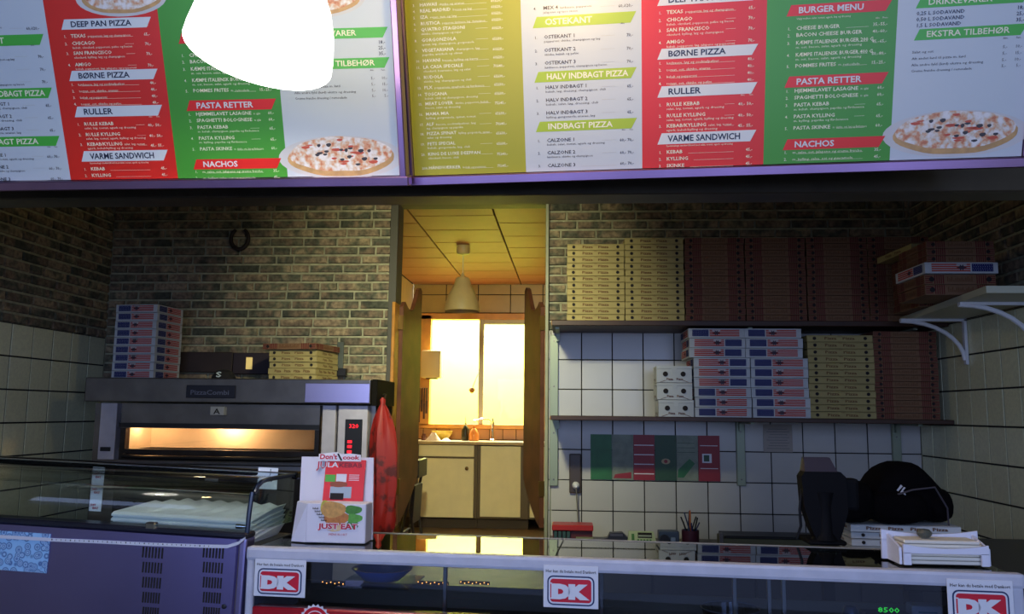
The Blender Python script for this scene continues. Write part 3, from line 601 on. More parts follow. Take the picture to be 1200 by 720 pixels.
# ---------------------------------------------------------------- pizza boxes
kraft = mat('kraft_board', (172, 156, 100), .8, var=.10, scale=6, rand=.05)
wboard = mat('white_board', (196, 200, 200), .75, var=.06, scale=6, rand=.04)
brd = mat('brown_striped_board', (128, 94, 66), .8, var=.12, scale=6)
ink_b = mat('brown_ink', (104, 66, 34), .8); ink_r = mat('brick_red_ink', (100, 26, 24), .8); ink_k = mat('black_ink', (26, 20, 20), .8)
flag_r = mat('flag_red_ink', (186, 66, 46), .8); flag_b = mat('flag_blue_ink', (30, 36, 96), .8); flag_w = mat('flag_star_ink', (170, 178, 196), .8)
def face_print(style, W, H, M=None):
    """print of one side face, local xz plane, x from -W/2 to W/2, facing -y"""
    p = MB(); y = -.0012
    if style == 'kraft':
        for s, x in (('Pizza', -W * .235), ('Pizza', W * .04)): text(p, s, x, H * .30, H * .40, ink_b, M, bold=.02, up=.0012, width=W * .185)
        rect(p, -W * .03, H * .78, W * .03, H * .86, ink_b, M, y)
    elif style == 'kraft4':
        for i in range(4): text(p, 'Pizza', -W * .36 + i * W * .2, H * .30, H * .42, ink_b, M, bold=.03, up=.0012, width=W * .14)
    elif style == 'mini':
        text(p, 'Pizza', -W * .22, H * .14, H * .13, ink_b, M, bold=.03, up=.0012, width=W * .19); text(p, 'Pizza', W * .06, H * .14, H * .13, ink_b, M, bold=.03, up=.0012, width=W * .19)
        for s in (-1, 1): p.quad([(s * W * .42, y, H * .02), (s * W * .38, y, H * .02), (s * W * .24, y, H * .12), (s * W * .24, y, H * .15)], ink_b, M)
    elif style == 'stripe':
        n = 0
        for side in (-1, 1):
            for i in range(5): rect(p, side * (W * .355 - i * W * .030) - W * .008, H * .06, side * (W * .355 - i * W * .030) + W * .008, H * .94, ink_r, M, y)
            for k in range(4): rect(p, side * W * .44 - W * .05, H * (.12 + .2 * k), side * W * .44 + W * .05, H * (.22 + .2 * k), ink_r, M, y)
        for i in range(13):
            hh = (.5, .34, .5, .22, .4)[i % 5]; rect(p, -W * .18 + i * W * .028, H * .25, -W * .18 + i * W * .028 + W * .014, H * (.25 + hh), ink_b, M, y)
    elif style in ('flag', 'flagr'):
        s = 1 if style == 'flag' else -1
        a, b = (-W * .43, -W * .14); rect(p, min(s * a, s * b), H * .16, max(s * a, s * b), H * .84, flag_b, M, y)
        for i in range(9):
            for j in range(4):
                cx = s * (a + (b - a) * (i + .5 + .25 * (j % 2)) / 9.4); rect(p, cx - .0014, H * (.24 + .155 * j), cx + .0014, H * (.24 + .155 * j) + .0026, flag_w, M, y - .0004)
        a, b = (-W * .12, W * .41)
        for k in range(4): rect(p, min(s * a, s * b), H * (.16 + .185 * k), max(s * a, s * b), H * (.16 + .185 * k + .12), flag_r, M, y)
        e = [(-.075, .5), (-.03, .60), (-.02, .76), (0, .64), (.02, .76), (.03, .60), (.075, .5), (.03, .40), (.02, .24), (0, .36), (-.02, .24), (-.03, .40)]
        p.quad([(u * W, y - .0006, v * H) for u, v in e], mat('emblem_ink', (70, 54, 66), .8), M)
    return p
BOXM = {}
def box_meshes(style, W, D, H):
    k = (style, round(W, 4), round(D, 4), round(H, 4))
    if k in BOXM: return BOXM[k]
    bm_ = {'kraft': kraft, 'kraft4': kraft, 'mini': wboard, 'stripe': brd, 'flag': wboard, 'flagr': wboard, 'white4': wboard, 'white4b': wboard}[style]
    tray = MB(); tray.box((-W / 2 + .001, .001, .0002), (W / 2 - .001, D - .001, H * .80), bm_); tray = tray.mesh('tray')
    lid = MB().box((-W / 2, 0, H * .80 + .0006), (W / 2, D, H - .0026), bm_, bev=.0012)
    lid.box((-W * .07, -.0012, H * .62), (W * .07, .001, H * .82), bm_); lid = lid.mesh('lid')
    st = {'white4': 'kraft', 'white4b': 'kraft4'}.get(style, style)
    pr = face_print(st, W, H)
    ML_ = Matrix.Translation((-W / 2, D / 2, 0)) @ Matrix.Rotation(-PI / 2, 4, 'Z'); MR_ = Matrix.Translation((W / 2, D / 2, 0)) @ Matrix.Rotation(PI / 2, 4, 'Z')
    for m_ in (ML_, MR_):
        q = face_print(st, D * .98, H, m_); pr.v, o_ = pr.v + q.v, len(pr.v)
        pr.f += [tuple(i + o_ for i in f) for f in q.f]; pr.m += [pr.mi(q.mats[i]) for i in q.m]
    pr = pr.mesh('printing')
    hole = None
    if style in ('kraft', 'mini', 'stripe', 'white4'):
        r = H * (.24 if style != 'mini' else .15)
        hole = MB().lathe([(r, -.0015), (r, .002)], ink_k, Matrix.Rotation(PI / 2, 4, 'X'), n=12).mesh('vent_hole')
    BOXM[k] = (tray, lid, pr, hole); return BOXM[k]
def pbox(style, W, D, H, x, y, z, rz, label, group, rot=None):
    me = box_meshes(style, W, D, H)
    t = thing('pizza_box', label, 'pizza box', (x, y, z), rz=rz, group=group, rot=rot)
    link('tray', me[0], t); link('lid', me[1], t); link('printing', me[2], t, kind='stuff')
    if me[3]:
        hx = W * (.385 if style == 'kraft' or style == 'white4' else .25 if style == 'mini' else .40); hz = H * (.48 if style != 'mini' else .50)
        for s in (-1, 1): link('vent_hole', me[3], t, loc=(s * hx, -.0015, hz))
    return t
ORD = ['topmost', 'second', 'third', 'fourth', 'fifth', 'sixth', 'seventh', 'eighth', 'ninth', 'tenth', 'eleventh', 'twelfth', 'thirteenth', 'fourteenth']
def stack(style, n, x, y, z, W, D, H, desc, where, group, jit=.002, dx=None, styles=None, rz=0.0):
    for i in range(n):                                   # from the bottom up
        k = n - 1 - i
        pos = 'topmost' if k == 0 else ('bottom' if i == 0 else ORD[k] + ' from the top')
        xx = x + (dx[k] if dx else random.uniform(-jit, jit))
        pbox(styles[k] if styles else style, W, D, H, xx, y + random.uniform(-jit, jit) * 1.0, z + i * H, rz + random.uniform(-.006, .006), '%s %s, %s' % (pos, desc, where), group)
SY = 4.95; PX = SY / 955.0
ZS1 = 2.107; ZS2 = 1.532
H1 = 7.75 * PX
X = lambda px: at(px, 330, Y=SY).x
X2 = lambda px: at(px, 440, Y=SY).x
stack('kraft', 12, X(698), SY, ZS1 + .001, .350, .35, H1 * .99, 'kraft pizza box', 'stack nearest the doorway on the upper shelf', 'kraft boxes in the first upper-shelf stack')
stack('kraft', 13, X(767), SY, ZS1 + .001, .356, .35, H1 * .985, 'kraft pizza box', 'second stack from the doorway on the upper shelf', 'kraft boxes in the second upper-shelf stack')
for nm, c_, n in (('third', 838.0, 13), ('fourth', 909.5, 13), ('fifth', 982.0, 13), ('sixth', 1054.5, 13)):
    stack('stripe', n, X(c_), SY + .004, ZS1 + .001, .356, .36, H1 * .985, 'red-striped pizza box', nm + ' stack from doorway, upper shelf', 'striped boxes in the %s upper-shelf stack' % nm)
stack('mini', 3, X2(790.5), SY, ZS2 + .001, .21, .21, 19.6 * PX, 'small white pizza carton', 'pile of three on the lower shelf', 'small cartons on the lower shelf', dx=[-.002, -.001, .007])
dxA = [(a - 840.5) * PX for a in (840.5, 841.5, 841, 846, 846, 846, 846.5, 847, 846.5)]
stack('flag', 9, X2(840.5), SY, ZS2 + .001, 64 * PX, .34, 11.4 * PX, 'stars-and-stripes pizza box', 'left flag-print stack on the lower shelf', 'left stack of flag boxes', dx=dxA, styles=['flag'] + ['flagr'] * 5 + ['flag'] * 3)
dxB = [(a - 906) * PX for a in (906, 907.5, 907, 912.5, 912.5, 912, 912.5, 913.5, 913.5)]
stack('flag', 9, X2(907), SY, ZS2 + .001, 64.5 * PX, .34, 11.4 * PX, 'stars-and-stripes pizza box', 'right flag-print stack on the lower shelf', 'right stack of flag boxes', dx=dxB)
stack('kraft', 12, X2(986.5), SY + .005, ZS2 + .001, .382, .36, 7.95 * PX, 'dull kraft pizza box', 'lower shelf, right of flag-print boxes', 'shaded kraft boxes on the lower shelf')
stack('stripe', 14, X2(1063), SY + .01, ZS2 + .001, .365, .36, 7.15 * PX, 'red-striped pizza box', 'right corner of the lower shelf', 'striped boxes in the corner')
# left pile on the oven
OZ = 1.734
c0 = Vector((-2.607, 4.95)); a = math.radians(5.5); Wb = .29
cx_ = c0.x - Wb / 2 * math.cos(a); cy_ = c0.y + Wb / 2 * math.sin(a)
stack('flag', 9, cx_, cy_, OZ, Wb, Wb, .0525, 'stars-and-stripes pizza box', 'left end of the oven top', 'flag boxes on the oven', rz=-a, jit=.0015)
c0 = Vector((-1.583, 5.006)); a = math.radians(7.6); Wb = .325
cx_ = c0.x - Wb / 2 * math.cos(a); cy_ = c0.y + Wb / 2 * math.sin(a)
Hk = 7.4 * 5.0 / 955
stack('kraft', 5, cx_, cy_, OZ, Wb, Wb, Hk, 'kraft pizza box', 'short pile on the oven top', 'kraft boxes on the oven', rz=-a, jit=.006, styles=['kraft', 'kraft', 'kraft', 'kraft4', 'kraft'])
pbox('stripe', .37, .34, .040, cx_ - .02, cy_ - .02, OZ + 5 * Hk, -a - .03, 'red-striped pizza box lying on top of the short kraft pile on the oven', 'kraft boxes on the oven')
# right wall shelf pile
RS1 = at(1156, 343, Z=2.10); RS0 = at(1034, 386, Z=2.10); RZ = 2.133
RXc = at(1127, 318, Y=4.0).x; RW = at(1170, 318, Y=4.0).x - at(1083, 318, Y=4.0).x; RF0 = at(1127, 320.5, Y=4.0).z; RF1 = at(1127, 307, Y=4.0).z; print('R', RS0, RS1, RXc, RW, RF0, RF1)
stack('stripe', 2, RXc, 4.02, RZ, RW - .01, .33, (RF0 - RZ) / 2, 'striped pizza box under the flag-print one', 'right wall shelf', 'boxes on the right wall shelf')
pbox('flagr', RW, .34, RF1 - RF0, RXc, 4.0, RF0, .02, 'white flag-print pizza box lying in the pile on the right wall shelf', 'boxes on the right wall shelf')
stack('stripe', 3, RXc + .008, 4.02, RF1, RW - .025, .33, .036, 'striped pizza box above the flag-print one', 'right wall shelf', 'boxes on the right wall shelf')
stack('stripe', 7, 2.03, 4.46, RZ, .34, .34, .042, 'dark striped pizza box in the rear pile', 'right wall shelf', 'rear pile on the right wall shelf')
pbox('kraft', .36, .42, .036, 1.985, 4.40, RZ + .2955, .06, 'kraft pizza box sticking out on top of the rear pile on the right wall shelf', 'rear pile on the right wall shelf')

# ---------------------------------------------------------------- shelves
sh_m = mat('dark_stained_shelf', (66, 40, 24), .5, var=.3, scale=6)
def shelf(name, x0, x1, z, th, label, endy=True):
    t = thing(name, label, 'shelf', ((x0 + x1) / 2, YB, z)); M = Matrix.Translation((-(x0 + x1) / 2, -YB, -z))
    MB().box((x0, SY - .03, z - th), (x1, YB - .006, z), sh_m, M, bev=.003).build('shelf_board', t)
    if endy: MB().box((x0 - .003, SY - .026, z - th + .002), (x0, YB - .01, z - .002), wood_y, M).build('edge_strip', t)
    return t, M
s1, M1 = shelf('wall_shelf', X(647), XR - .006, ZS1, .032, 'upper dark wooden wall shelf carrying six tall stacks of pizza boxes')
s2, M2 = shelf('wall_shelf', X(646), XR - .006, ZS2, .026, 'lower dark wooden wall shelf carrying flag-print and small white cartons')
rail = mat('painted_steel_rail', (140, 150, 128), .4, metal=.3)
for s_, M_, zz, th in ((s1, M1, ZS1, .032), (s2, M2, ZS2, .026)):
    for xx in (-.08, 1.09, 2.06):
        MB().box((xx - .012, SY + .06, zz - th - .012), (xx + .012, YB - .03, zz - th), rail, M_).box((xx - .012, YB - .06, zz - th - .06), (xx + .012, YB - .03, zz - th), rail, M_).build('bracket', s_)
for i, (xx, z0, z1, lab) in enumerate(((-.105, 1.08, 2.06, 'pale painted steel shelf rail beside the doorway'), (1.09, 1.10, 2.06, 'grey-green shelf rail right of the leaflets'), (2.06, 1.08, 2.06, 'shelf rail close to the right corner'))):
    t = thing('shelf_rail', lab, 'rail', (xx, YB, z0), group='wall rails under the shelves')
    MB().box((-.027, -.028, 0), (.027, -.001, z1 - z0), rail, bev=.003).build('rail', t)
    for k in range(4): MB().lathe([(.006, 0), (.005, .003)], steel_d, Matrix.Translation((0, -.028, .04 + k * .3)) @ Matrix.Rotation(PI / 2, 4, 'X'), n=8).build('screw', t)
# right wall shelf
t = thing('wall_shelf', 'white wall shelf on curved brackets on the right tiled wall', 'shelf', (XR, 4.3, 2.09))
M = Matrix.Translation((-XR, -4.3, -2.09)); lam = mat('white_laminate', (196, 196, 170), .5)
pl = [(RS0.x, RS0.y), (RS1.x, RS1.y), (XR - .005, RS1.y), (XR - .005, RS0.y)]
mb = MB(); mb.add([(x_, y_, 2.098) for x_, y_ in pl] + [(x_, y_, 2.130) for x_, y_ in pl], [(0, 3, 2, 1), (4, 5, 6, 7), (0, 1, 5, 4), (1, 2, 6, 5), (2, 3, 7, 6), (3, 0, 4, 7)], lam, M); mb.build('shelf_board', t)
for yy in (4.72, 4.02):
    b = MB(); arc = [(XR - .02 - .34 * (1 - math.cos(u)) , yy, 2.085 - .22 + .22 * math.sin(u)) for u in [i * PI / 2 / 8 for i in range(9)]]
    b.tube(arc, [.012] * 9, white, M=M); b.box((XR - .02, yy - .014, 1.84), (XR - .003, yy + .014, 2.096), white, M, bev=.002); b.box((XR - .36, yy - .014, 2.082), (XR - .003, yy + .014, 2.0975), white, M, bev=.002); b.build('bracket', t)

# ---------------------------------------------------------------- things on the wall above the worktop
def wallthing(name, label, cat, px0, py0, px1, py1, Y=YB - .006):
    a = at(px0, py1, Y=Y); b = at(px1, py0, Y=Y); t = thing(name, label, cat, (a.x, Y, a.z)); return t, b.x - a.x, b.z - a.z
t, W_, H_ = wallthing('leaflet_strip', 'strip of six green, white and red menu leaflets taped to the tiles', 'leaflet', 692, 511, 843, 562)
fw_ = W_ / 6; lg = mat('leaflet_green', (36, 108, 58), .5, var=.2, scale=14); lw = mat('leaflet_white', (128, 138, 118), .5, var=.3, scale=16); lr = mat('leaflet_red', (140, 26, 36), .5); ldg = mat('leaflet_dark_green', (34, 72, 44), .5)
for i, m_ in enumerate((lg, lw, lr, ldg, lw, lr)):
    p_ = MB().box((i * fw_ + .001, -.003 - .004 * (i % 2), 0), ((i + 1) * fw_ - .001, .002, H_), m_); f_ = p_.build('fold', t); q = MB(); yy = -.0075 if i % 2 else -.0035
    if i == 1: q.quad([(i * fw_ + .01, yy, .01), ((i + .9) * fw_, yy, .01), ((i + .9) * fw_, yy, .05), (i * fw_ + .02, yy, .035)], lr)
    if i == 2:
        for k in range(4): rect(q, i * fw_ + .005, H_ * (.13 + .21 * k), (i + 1) * fw_ - .006, H_ * (.15 + .21 * k), paper, y=yy)
    if i == 3: ell(q, (i + .5) * fw_, H_ * .42, .028, .018, mat('leaflet_cream', (170, 150, 110), .5), y=yy); ell(q, (i + .5) * fw_, H_ * .42, .012, .011, lr, y=yy - .0004)
    if i == 4: q.quad([(i * fw_ + .006, yy, .02), (i * fw_ + .045, yy, .02), ((i + .85) * fw_, yy, .11), ((i + .6) * fw_, yy, .14), (i * fw_ + .01, yy, .07)], lg)
    if i == 4:
        for k in range(3): rect(q, i * fw_ + .006, H_ * (.62 + .1 * k), (i + .85) * fw_, H_ * (.63 + .1 * k), ldg, y=yy)
    if i == 5:
        rect(q, i * fw_ + .025, H_ * .4, i * fw_ + .085, H_ * .60, paper, y=yy); rect(q, i * fw_ + .035, H_ * .43, i * fw_ + .07, H_ * .57, ldg, y=yy - .0004)
        for k in range(2): rect(q, i * fw_ + .012, H_ * (.27 + .5 * k), (i + .9) * fw_, H_ * (.285 + .5 * k), paper, y=yy)
    if q.v: q.build('printing', f_, kind='stuff')
t, W_, H_ = wallthing('paper_notice', 'faint white paper notice taped to the tiles right of the leaflets', 'notice', 895, 498, 928, 530)
MB().box((0, -.002, 0), (W_, .002, H_), mat('aged_paper', (160, 152, 142), .7)).build('sheet', t); q = MB()
for k in range(8): rect(q, .02 + .01 * (k % 3), H_ * (.12 + .1 * k), W_ - .02 - .012 * (k % 2), H_ * (.12 + .1 * k) + .004, mat('grey_print', (120, 116, 116), .7), y=-.003)
q.build('printing', t, kind='stuff')
t, W_, H_ = wallthing('power_socket', 'brown wall socket plate with a white plug above the worktop', 'socket', 667, 532, 681, 578)
MB().box((0, -.02, 0), (W_, 0, H_), mat('brown_bakelite', (66, 54, 44), .4), bev=.008).build('socket_plate', t)
MB().lathe([(.024, 0), (.022, .03), (.010, .045)], white, Matrix.Translation((W_ * .55, -.02, H_ * .2)) @ Matrix.Rotation(PI / 2, 4, 'X'), n=14).build('plug', t, smooth=True)
a_ = (W_ * .55, -.06, H_ * .2); MB().tube([a_, (W_ * .6, -.055, H_ * .05), (W_ * .66, -.03, -.06), (W_ * .78, -.025, -.20), (W_ * .82, -.03, -.285)], .0045, mat('grey_cable', (120, 116, 106), .6)).build('cable', t, smooth=True)

# horseshoe on the bricks
p = at(281, 280, Y=YB - .02); t = thing('horseshoe', 'dark rusty horseshoe hanging on the brick wall above the oven', 'horseshoe', (p.x, YB - .02, p.z))
pts = [(.062 * math.sin(u) * 1.0, 0, -.066 * math.cos(u) * 1.1) for u in [math.radians(d_) for d_ in range(-150, 151, 15)]]
MB().tube(pts, [.012 + .003 * math.cos(i / 20 * PI - PI / 2) for i in range(len(pts))], mat('rusty_iron', (38, 26, 24), .7, var=.4), n=8).build('shoe', t, smooth=True)
for s in (-1, 1):
    for k in range(3): MB().lathe([(.004, 0), (.003, .005)], ink_k, Matrix.Translation((s * .062, -.012, -.03 + .03 * k)) @ Matrix.Rotation(PI / 2, 4, 'X'), n=6).build('nail', t)

# ---------------------------------------------------------------- back worktop and what stands on it
BZ = .765
wtm = mat('back_worktop', (78, 72, 64), .4, var=.2)
t = thing('back_worktop', 'long dark worktop running along the tiled back wall right of the doorway', 'worktop', (1.0, 5.1, 0))
MB().box((-1.13, -.33, BZ - .04), (1.21, .285, BZ), wtm, bev=.004).build('top', t)
MB().box((-1.11, -.29, .08), (1.2, .27, BZ - .042), mat('grey_cabinet', (96, 94, 92), .6)).build('base', t)
for i in range(4): MB().box((-1.1 + i * .57, -.308, .1), (-1.1 + i * .57 + .56, -.291, BZ - .06), mat('grey_cabinet', (96, 94, 92)), bev=.003).build('door', t)
def wt(px, Y): return at(px, 620, Y=Y).x
t = thing('desk_organizer', 'red desk organizer with card slots beside the doorway', 'organizer', (wt(671, 5.08), 5.08, BZ))
W_ = 47 * 5.08 / 955; rdp = mat('red_plastic', (178, 40, 34), .4)
MB().box((-W_ / 2, .0, .075), (W_ / 2, .16, .108), rdp, bev=.004).build('top_tray', t); MB().box((-W_ / 2 + .004, .03, 0), (W_ / 2 - .004, .16, .075), mat('dark_red_plastic', (84, 22, 26), .5)).build('body', t)
for k in range(4): MB().box((-W_ / 2 + .012 + k * .026, .0, .004), (-W_ / 2 + .032 + k * .026, .03, .070), mat('teal_card', (44, 74, 74), .6), bev=.002).build('card', t)
MB().box((.02, -.02, 0), (W_ / 2 + .001, .03, .038), mat('sage_card', (124, 130, 100), .7), bev=.002).build('card_box', t)
t = thing('hole_punch', 'black two-hole punch lying between the red organizer and the calculator', 'punch', (wt(718, 5.05), 5.05, BZ))
MB().prism([(-.11, 0), (-.10, .03), (-.03, .042), (-.015, .07), (.06, .074), (.09, .045), (.092, 0)], .07, mat('charcoal_plastic', (40, 40, 46), .4)).build('body', t); MB().box((-.015, -.006, .055), (.06, .0, .068), steel_d).build('lever', t)
t = thing('desk_calculator', 'pale green desk calculator with dark display and green keys', 'calculator', (wt(753, 4.98), 4.98, BZ), rot=(0, 0, 0))
Mc = Matrix.Rotation(math.radians(58), 4, 'X')
cm = mat('pale_green_plastic', (170, 184, 140), .45)
MB().add([(-.088, 0, 0), (.088, 0, 0), (.088, .07, 0), (-.088, .07, 0), (-.078, .055, .088), (.070, .055, .088), (.070, .07, .088), (-.078, .07, .088)], [(0, 3, 2, 1), (4, 5, 6, 7), (0, 1, 5, 4), (1, 2, 6, 5), (2, 3, 7, 6), (3, 0, 4, 7)], cm).build('case', t)
Mf = Matrix.Rotation(-math.atan2(.055, .088), 4, 'X'); q = MB()
MB().box((-.025, -.004, .062), (.058, .0, .094), ink_k, Mf).box((-.022, -.005, .068), (.055, -.004, .078), mat('lcd_grey', (150, 160, 140), .3), Mf).build('display', t)
for r_ in range(3):
    for c__ in range(5): MB().box((-.03 + c__ * .018, -.004, .018 + r_ * .013), (-.018 + c__ * .018, .0, .026 + r_ * .013), mat('key_green', (50, 110, 50), .5), Mf).build('key', t)
MB().box((-.062, -.004, .02), (-.046, .0, .085), mat('key_green', (50, 110, 50)), Mf).build('key_strip', t)
t = thing('tape_dispenser', 'dark blue desk tape dispenser box between calculator and pen cup', 'dispenser', (wt(784, 5.02), 5.02, BZ))
MB().box((-.06, 0, .0), (.06, .09, .092), mat('slate_blue_plastic', (52, 66, 84), .4), bev=.006).build('body', t); MB().lathe([(.03, 0), (.03, .02)], black, Matrix.Translation((-.028, -.001, .045)) @ Matrix.Rotation(PI / 2, 4, 'X'), n=16).build('tape_roll', t); MB().box((.008, -.02, 0), (.036, .0, .06), mat('pale_blue_plastic', (120, 136, 156), .4), bev=.003).build('front_block', t)
t = thing('pen_cup', 'dark pen cup full of blue and black pens on the worktop', 'cup', (wt(809, 5.05), 5.05, BZ))
MB().lathe([(.045, 0), (.05, .01), (.052, .1), (.048, .1), (.045, .012)], mat('wine_plastic', (70, 30, 44), .4), n=18, cap=False).build('cup', t, smooth=True)
rd = random.Random(5)
for k in range(8):
    an = k * .785; tp = (.055 * math.cos(an), .04 * math.sin(an), .145 + .03 * (k % 3)); 
    tag(MB().tube([(.02 * math.cos(an + 2), .02 * math.sin(an + 2), .012), tp], .0045, (mat('pen_blue', (36, 50, 96), .3), black, mat('pen_slate', (54, 66, 92), .3))[k % 3], n=6).build('pen'), 'blue or black pen standing in the dark pen cup', 'pen', 'pens in the cup').location = t.location
tag(MB().tube([(0, 0, .012), (.0, .005, .2), (0, .005, .215)], [.006, .006, .003], mat('pencil_orange', (186, 98, 46), .5), n=6).build('marker'), 'tall orange-tipped marker standing highest in the pen cup', 'marker').location = t.location
t = thing('file_rack', 'low wooden tray with dark rim at the right end of the back worktop', 'tray', (wt(925, 4.95), 4.95, BZ))
MB().box((-.38, 0, 0), (.5, .2, .07), mat('olive_card', (92, 92, 66), .7), bev=.003).build('tray_body', t); MB().box((-.37, -.006, .07), (.5, .2, .085), black, bev=.003).build('rim', t); MB().box((-.40, -.01, 0), (-.38, .02, .10), steel_d).build('end_plate', t)

# ---------------------------------------------------------------- deck oven
t = thing('deck_oven', 'stainless two-deck pizza oven with lit upper window and red digital display', 'oven', (-2.05, 4.84, 0))
OM = Matrix.Translation((2.05, -4.84, 0)); OY = 4.84
def ox(px, Y=OY): return at(px, 510, Y=Y).x 
def oz(py, Y=OY): return at(270, py, Y=Y).z
x0, x1 = -2.93, -1.17
MB().box((x0, OY + .05, 0.0), (x0 + .16, 5.30, oz(474)), steel_d, OM).box((ox(376), OY + .05, 0.0), (x1, 5.30, oz(474)), steel_d, OM).box((x0 + .16, OY + .05, 0.0), (ox(376), 5.30, oz(606)), steel_d, OM).box((x0 + .16, 5.20, oz(606)), (ox(376), 5.30, oz(474)), steel_d, OM) \
    .box((x0 + .16, OY + .03, oz(485)), (ox(376), 5.20, oz(474)), steel_d, OM).box((x0 + .16, OY + .03, oz(572)), (ox(376), 5.20, oz(529)), steel_d, OM).build('oven_body', t)
h = MB().box((x0 - .01, OY - .06, oz(472.5)), (x1 - .01, 5.30, OZ - .001), steel_d, OM, bev=.006).build('hood', t)
MB().box((ox(355, 4.77), OY - .066, oz(471, 4.77)), (x1 - .012, OY - .059, oz(448.5, 4.77)), mat('lavender_steel', (190, 176, 206), .3, metal=1.0), OM, bev=.002).build('hood_panel', h)
npl = MB().box((ox(215, 4.77), OY - .072, oz(467, 4.77)), (ox(273, 4.77), OY - .062, oz(452, 4.77)), mat('nameplate_navy', (20, 20, 34), .4), OM, bev=.002)
text(npl, 'PizzaCombi', ox(220, 4.77), oz(463, 4.77), .028, mat('nameplate_grey', (90, 92, 110), .4), OM @ Matrix.Translation((0, OY - .0725, 0)), bold=.02, up=.001, width=48 * 4.77 / 955, res=2); npl.build('nameplate', h)
MB().box((x1 - .009, OY - .02, oz(474) + .001), (x1 + .02, 5.31, OZ + .002), mat('shade_dark', (20, 18, 16), .9, spec=.1), OM).box((x1 + .001, OY + .05, .1), (x1 + .008, 5.30, oz(474)), MATS['shade_dark'], OM).build('shade_side_panel', t)  # near-black cover: shade on the oven's right side put into its colour
# left strip, right columns
Ls = MB().box((ox(118), OY - .02, oz(541)), (ox(137), OY + .04, oz(474)), mat('bright_steel_strip', (206, 200, 206), .5, metal=.5, var=.2), OM, bev=.003); Ls.box((ox(121), OY - .026, oz(531)), (ox(133), OY - .02, oz(526)), black, OM, bev=.002); Ls.build('left_column', t)
MB().box((ox(377), OY - .005, oz(640)), (ox(393), OY + .05, oz(474)), mat('bright_steel_strip', (170, 168, 172)), OM, bev=.003).build('right_column', t)
cpn = MB().box((ox(396), OY - .012, oz(690)), (ox(431), OY + .05, oz(474)), mat('bright_steel_strip', (170, 168, 172)), OM, bev=.004).build('control_panel', t)
dsp = MB().box((ox(405), OY - .018, oz(538)), (ox(425), OY - .011, oz(490)), black, OM, bev=.002)
led = mat('red_led', (255, 30, 40), .5, emit=(255, 20, 40), estr=1.4)
text(dsp, '320', ox(409.5), oz(500), .024, led, OM @ Matrix.Translation((0, OY - .0185, 0)), bold=.012, up=.0008, width=11.5 * OY / 955)
for zz in (516, 521.5, 527.5): rect(dsp, ox(408.5), oz(zz + 1.6), ox(413.5), oz(zz - 1.6), led, OM, y=OY - .019)
dsp.build('display', cpn)
MB().box((ox(405), OY - .016, oz(606)), (ox(425), OY - .011, oz(556)), mat('dark_panel', (30, 28, 28), .4), OM, bev=.002).build('lower_display', cpn)
# upper deck door with window
dd = MB(); a0, a1, b0, b1 = ox(143), ox(375), oz(541), oz(474.5); w0, w1, v0, v1 = ox(149), ox(370), oz(528), oz(503)
dm = mat('door_steel', (66, 60, 56), .38, metal=1.0, var=.3)
dd.box((a0, OY - .02, v1), (a1, OY + .03, b1), steel_d, OM).box((a0, OY - .02, b0), (a1, OY + .03, v0), dm, OM).box((a0, OY - .02, v0), (w0, OY + .03, v1), dm, OM).box((w1, OY - .02, v0), (a1, OY + .03, v1), dm, OM)
dd.box((a0 - .01, OY - .026, oz(502.5)), (a1, OY - .02, oz(497)), black, OM); D1 = dd.build('upper_door', t)
MB().box((w0, OY + .002, v0), (w1, OY + .006, v1), glass('oven_glass', (255, 240, 220)), OM).build('pane', D1)
MB().tube([(ox(150), OY - .02, oz(535)), (ox(153), OY - .07, oz(536)), (ox(175), OY - .08, oz(537)), (ox(340), OY - .08, oz(537)), (ox(366), OY - .07, oz(536)), (ox(368), OY - .02, oz(535))], .014, black, M=OM).build('handle', D1, smooth=True)
tp = MB().box((ox(250), OY - .064, oz(487, 4.80)), (ox(266), OY - .02, oz(477, 4.80)), mat('plaque_grey', (150, 150, 150), .4), OM, bev=.002)
text(tp, 'A', ox(258), oz(485.5, 4.80), .032, ink_k, OM @ Matrix.Translation((0, OY - .0645, 0)), bold=.02, up=.001, align='c', xs=1.3); tp.build('triangle_plaque', D1)
cav = mat('oven_fire_clay', (236, 216, 188), .8, var=.12, scale=4)
cv = MB(); cx0, cx1, cz0, cz1, cy1 = ox(144), ox(376), oz(529), oz(486), OY + .34
cv.quad([(cx0, cy1, cz0), (cx1, cy1, cz0), (cx1, cy1, cz1), (cx0, cy1, cz1)], cav, OM).quad([(cx0, OY + .03, cz0), (cx1, OY + .03, cz0), (cx1, cy1, cz0), (cx0, cy1, cz0)], cav, OM).quad([(cx0, OY + .03, cz1), (cx1, OY + .03, cz1), (cx1, cy1, cz1), (cx0, cy1, cz1)], cav, OM)
cv.quad([(cx0, OY + .03, cz0), (cx0, cy1, cz0), (cx0, cy1, cz1), (cx0, OY + .03, cz1)], cav, OM).quad([(cx1, OY + .03, cz0), (cx1, cy1, cz0), (cx1, cy1, cz1), (cx1, OY + .03, cz1)], cav, OM); cv.build('baking_chamber', t)
MB().lathe([(0, -.02), (.018, -.012), (.02, .004), (.012, .018), (0, .02)], mat('oven_lamp', (255, 230, 190), .4, emit=(255, 230, 190), estr=12), OM @ Matrix.Translation((ox(247), OY + .22, oz(492))), n=12).build('chamber_lamp', t)
point('oven_light', (ox(247), OY + .25, oz(496)), 3.6, (1.0, .84, .62), .02); point('oven_light_left', (ox(152), OY + .16, oz(496)), 1.2, (1.0, .84, .62), .02)
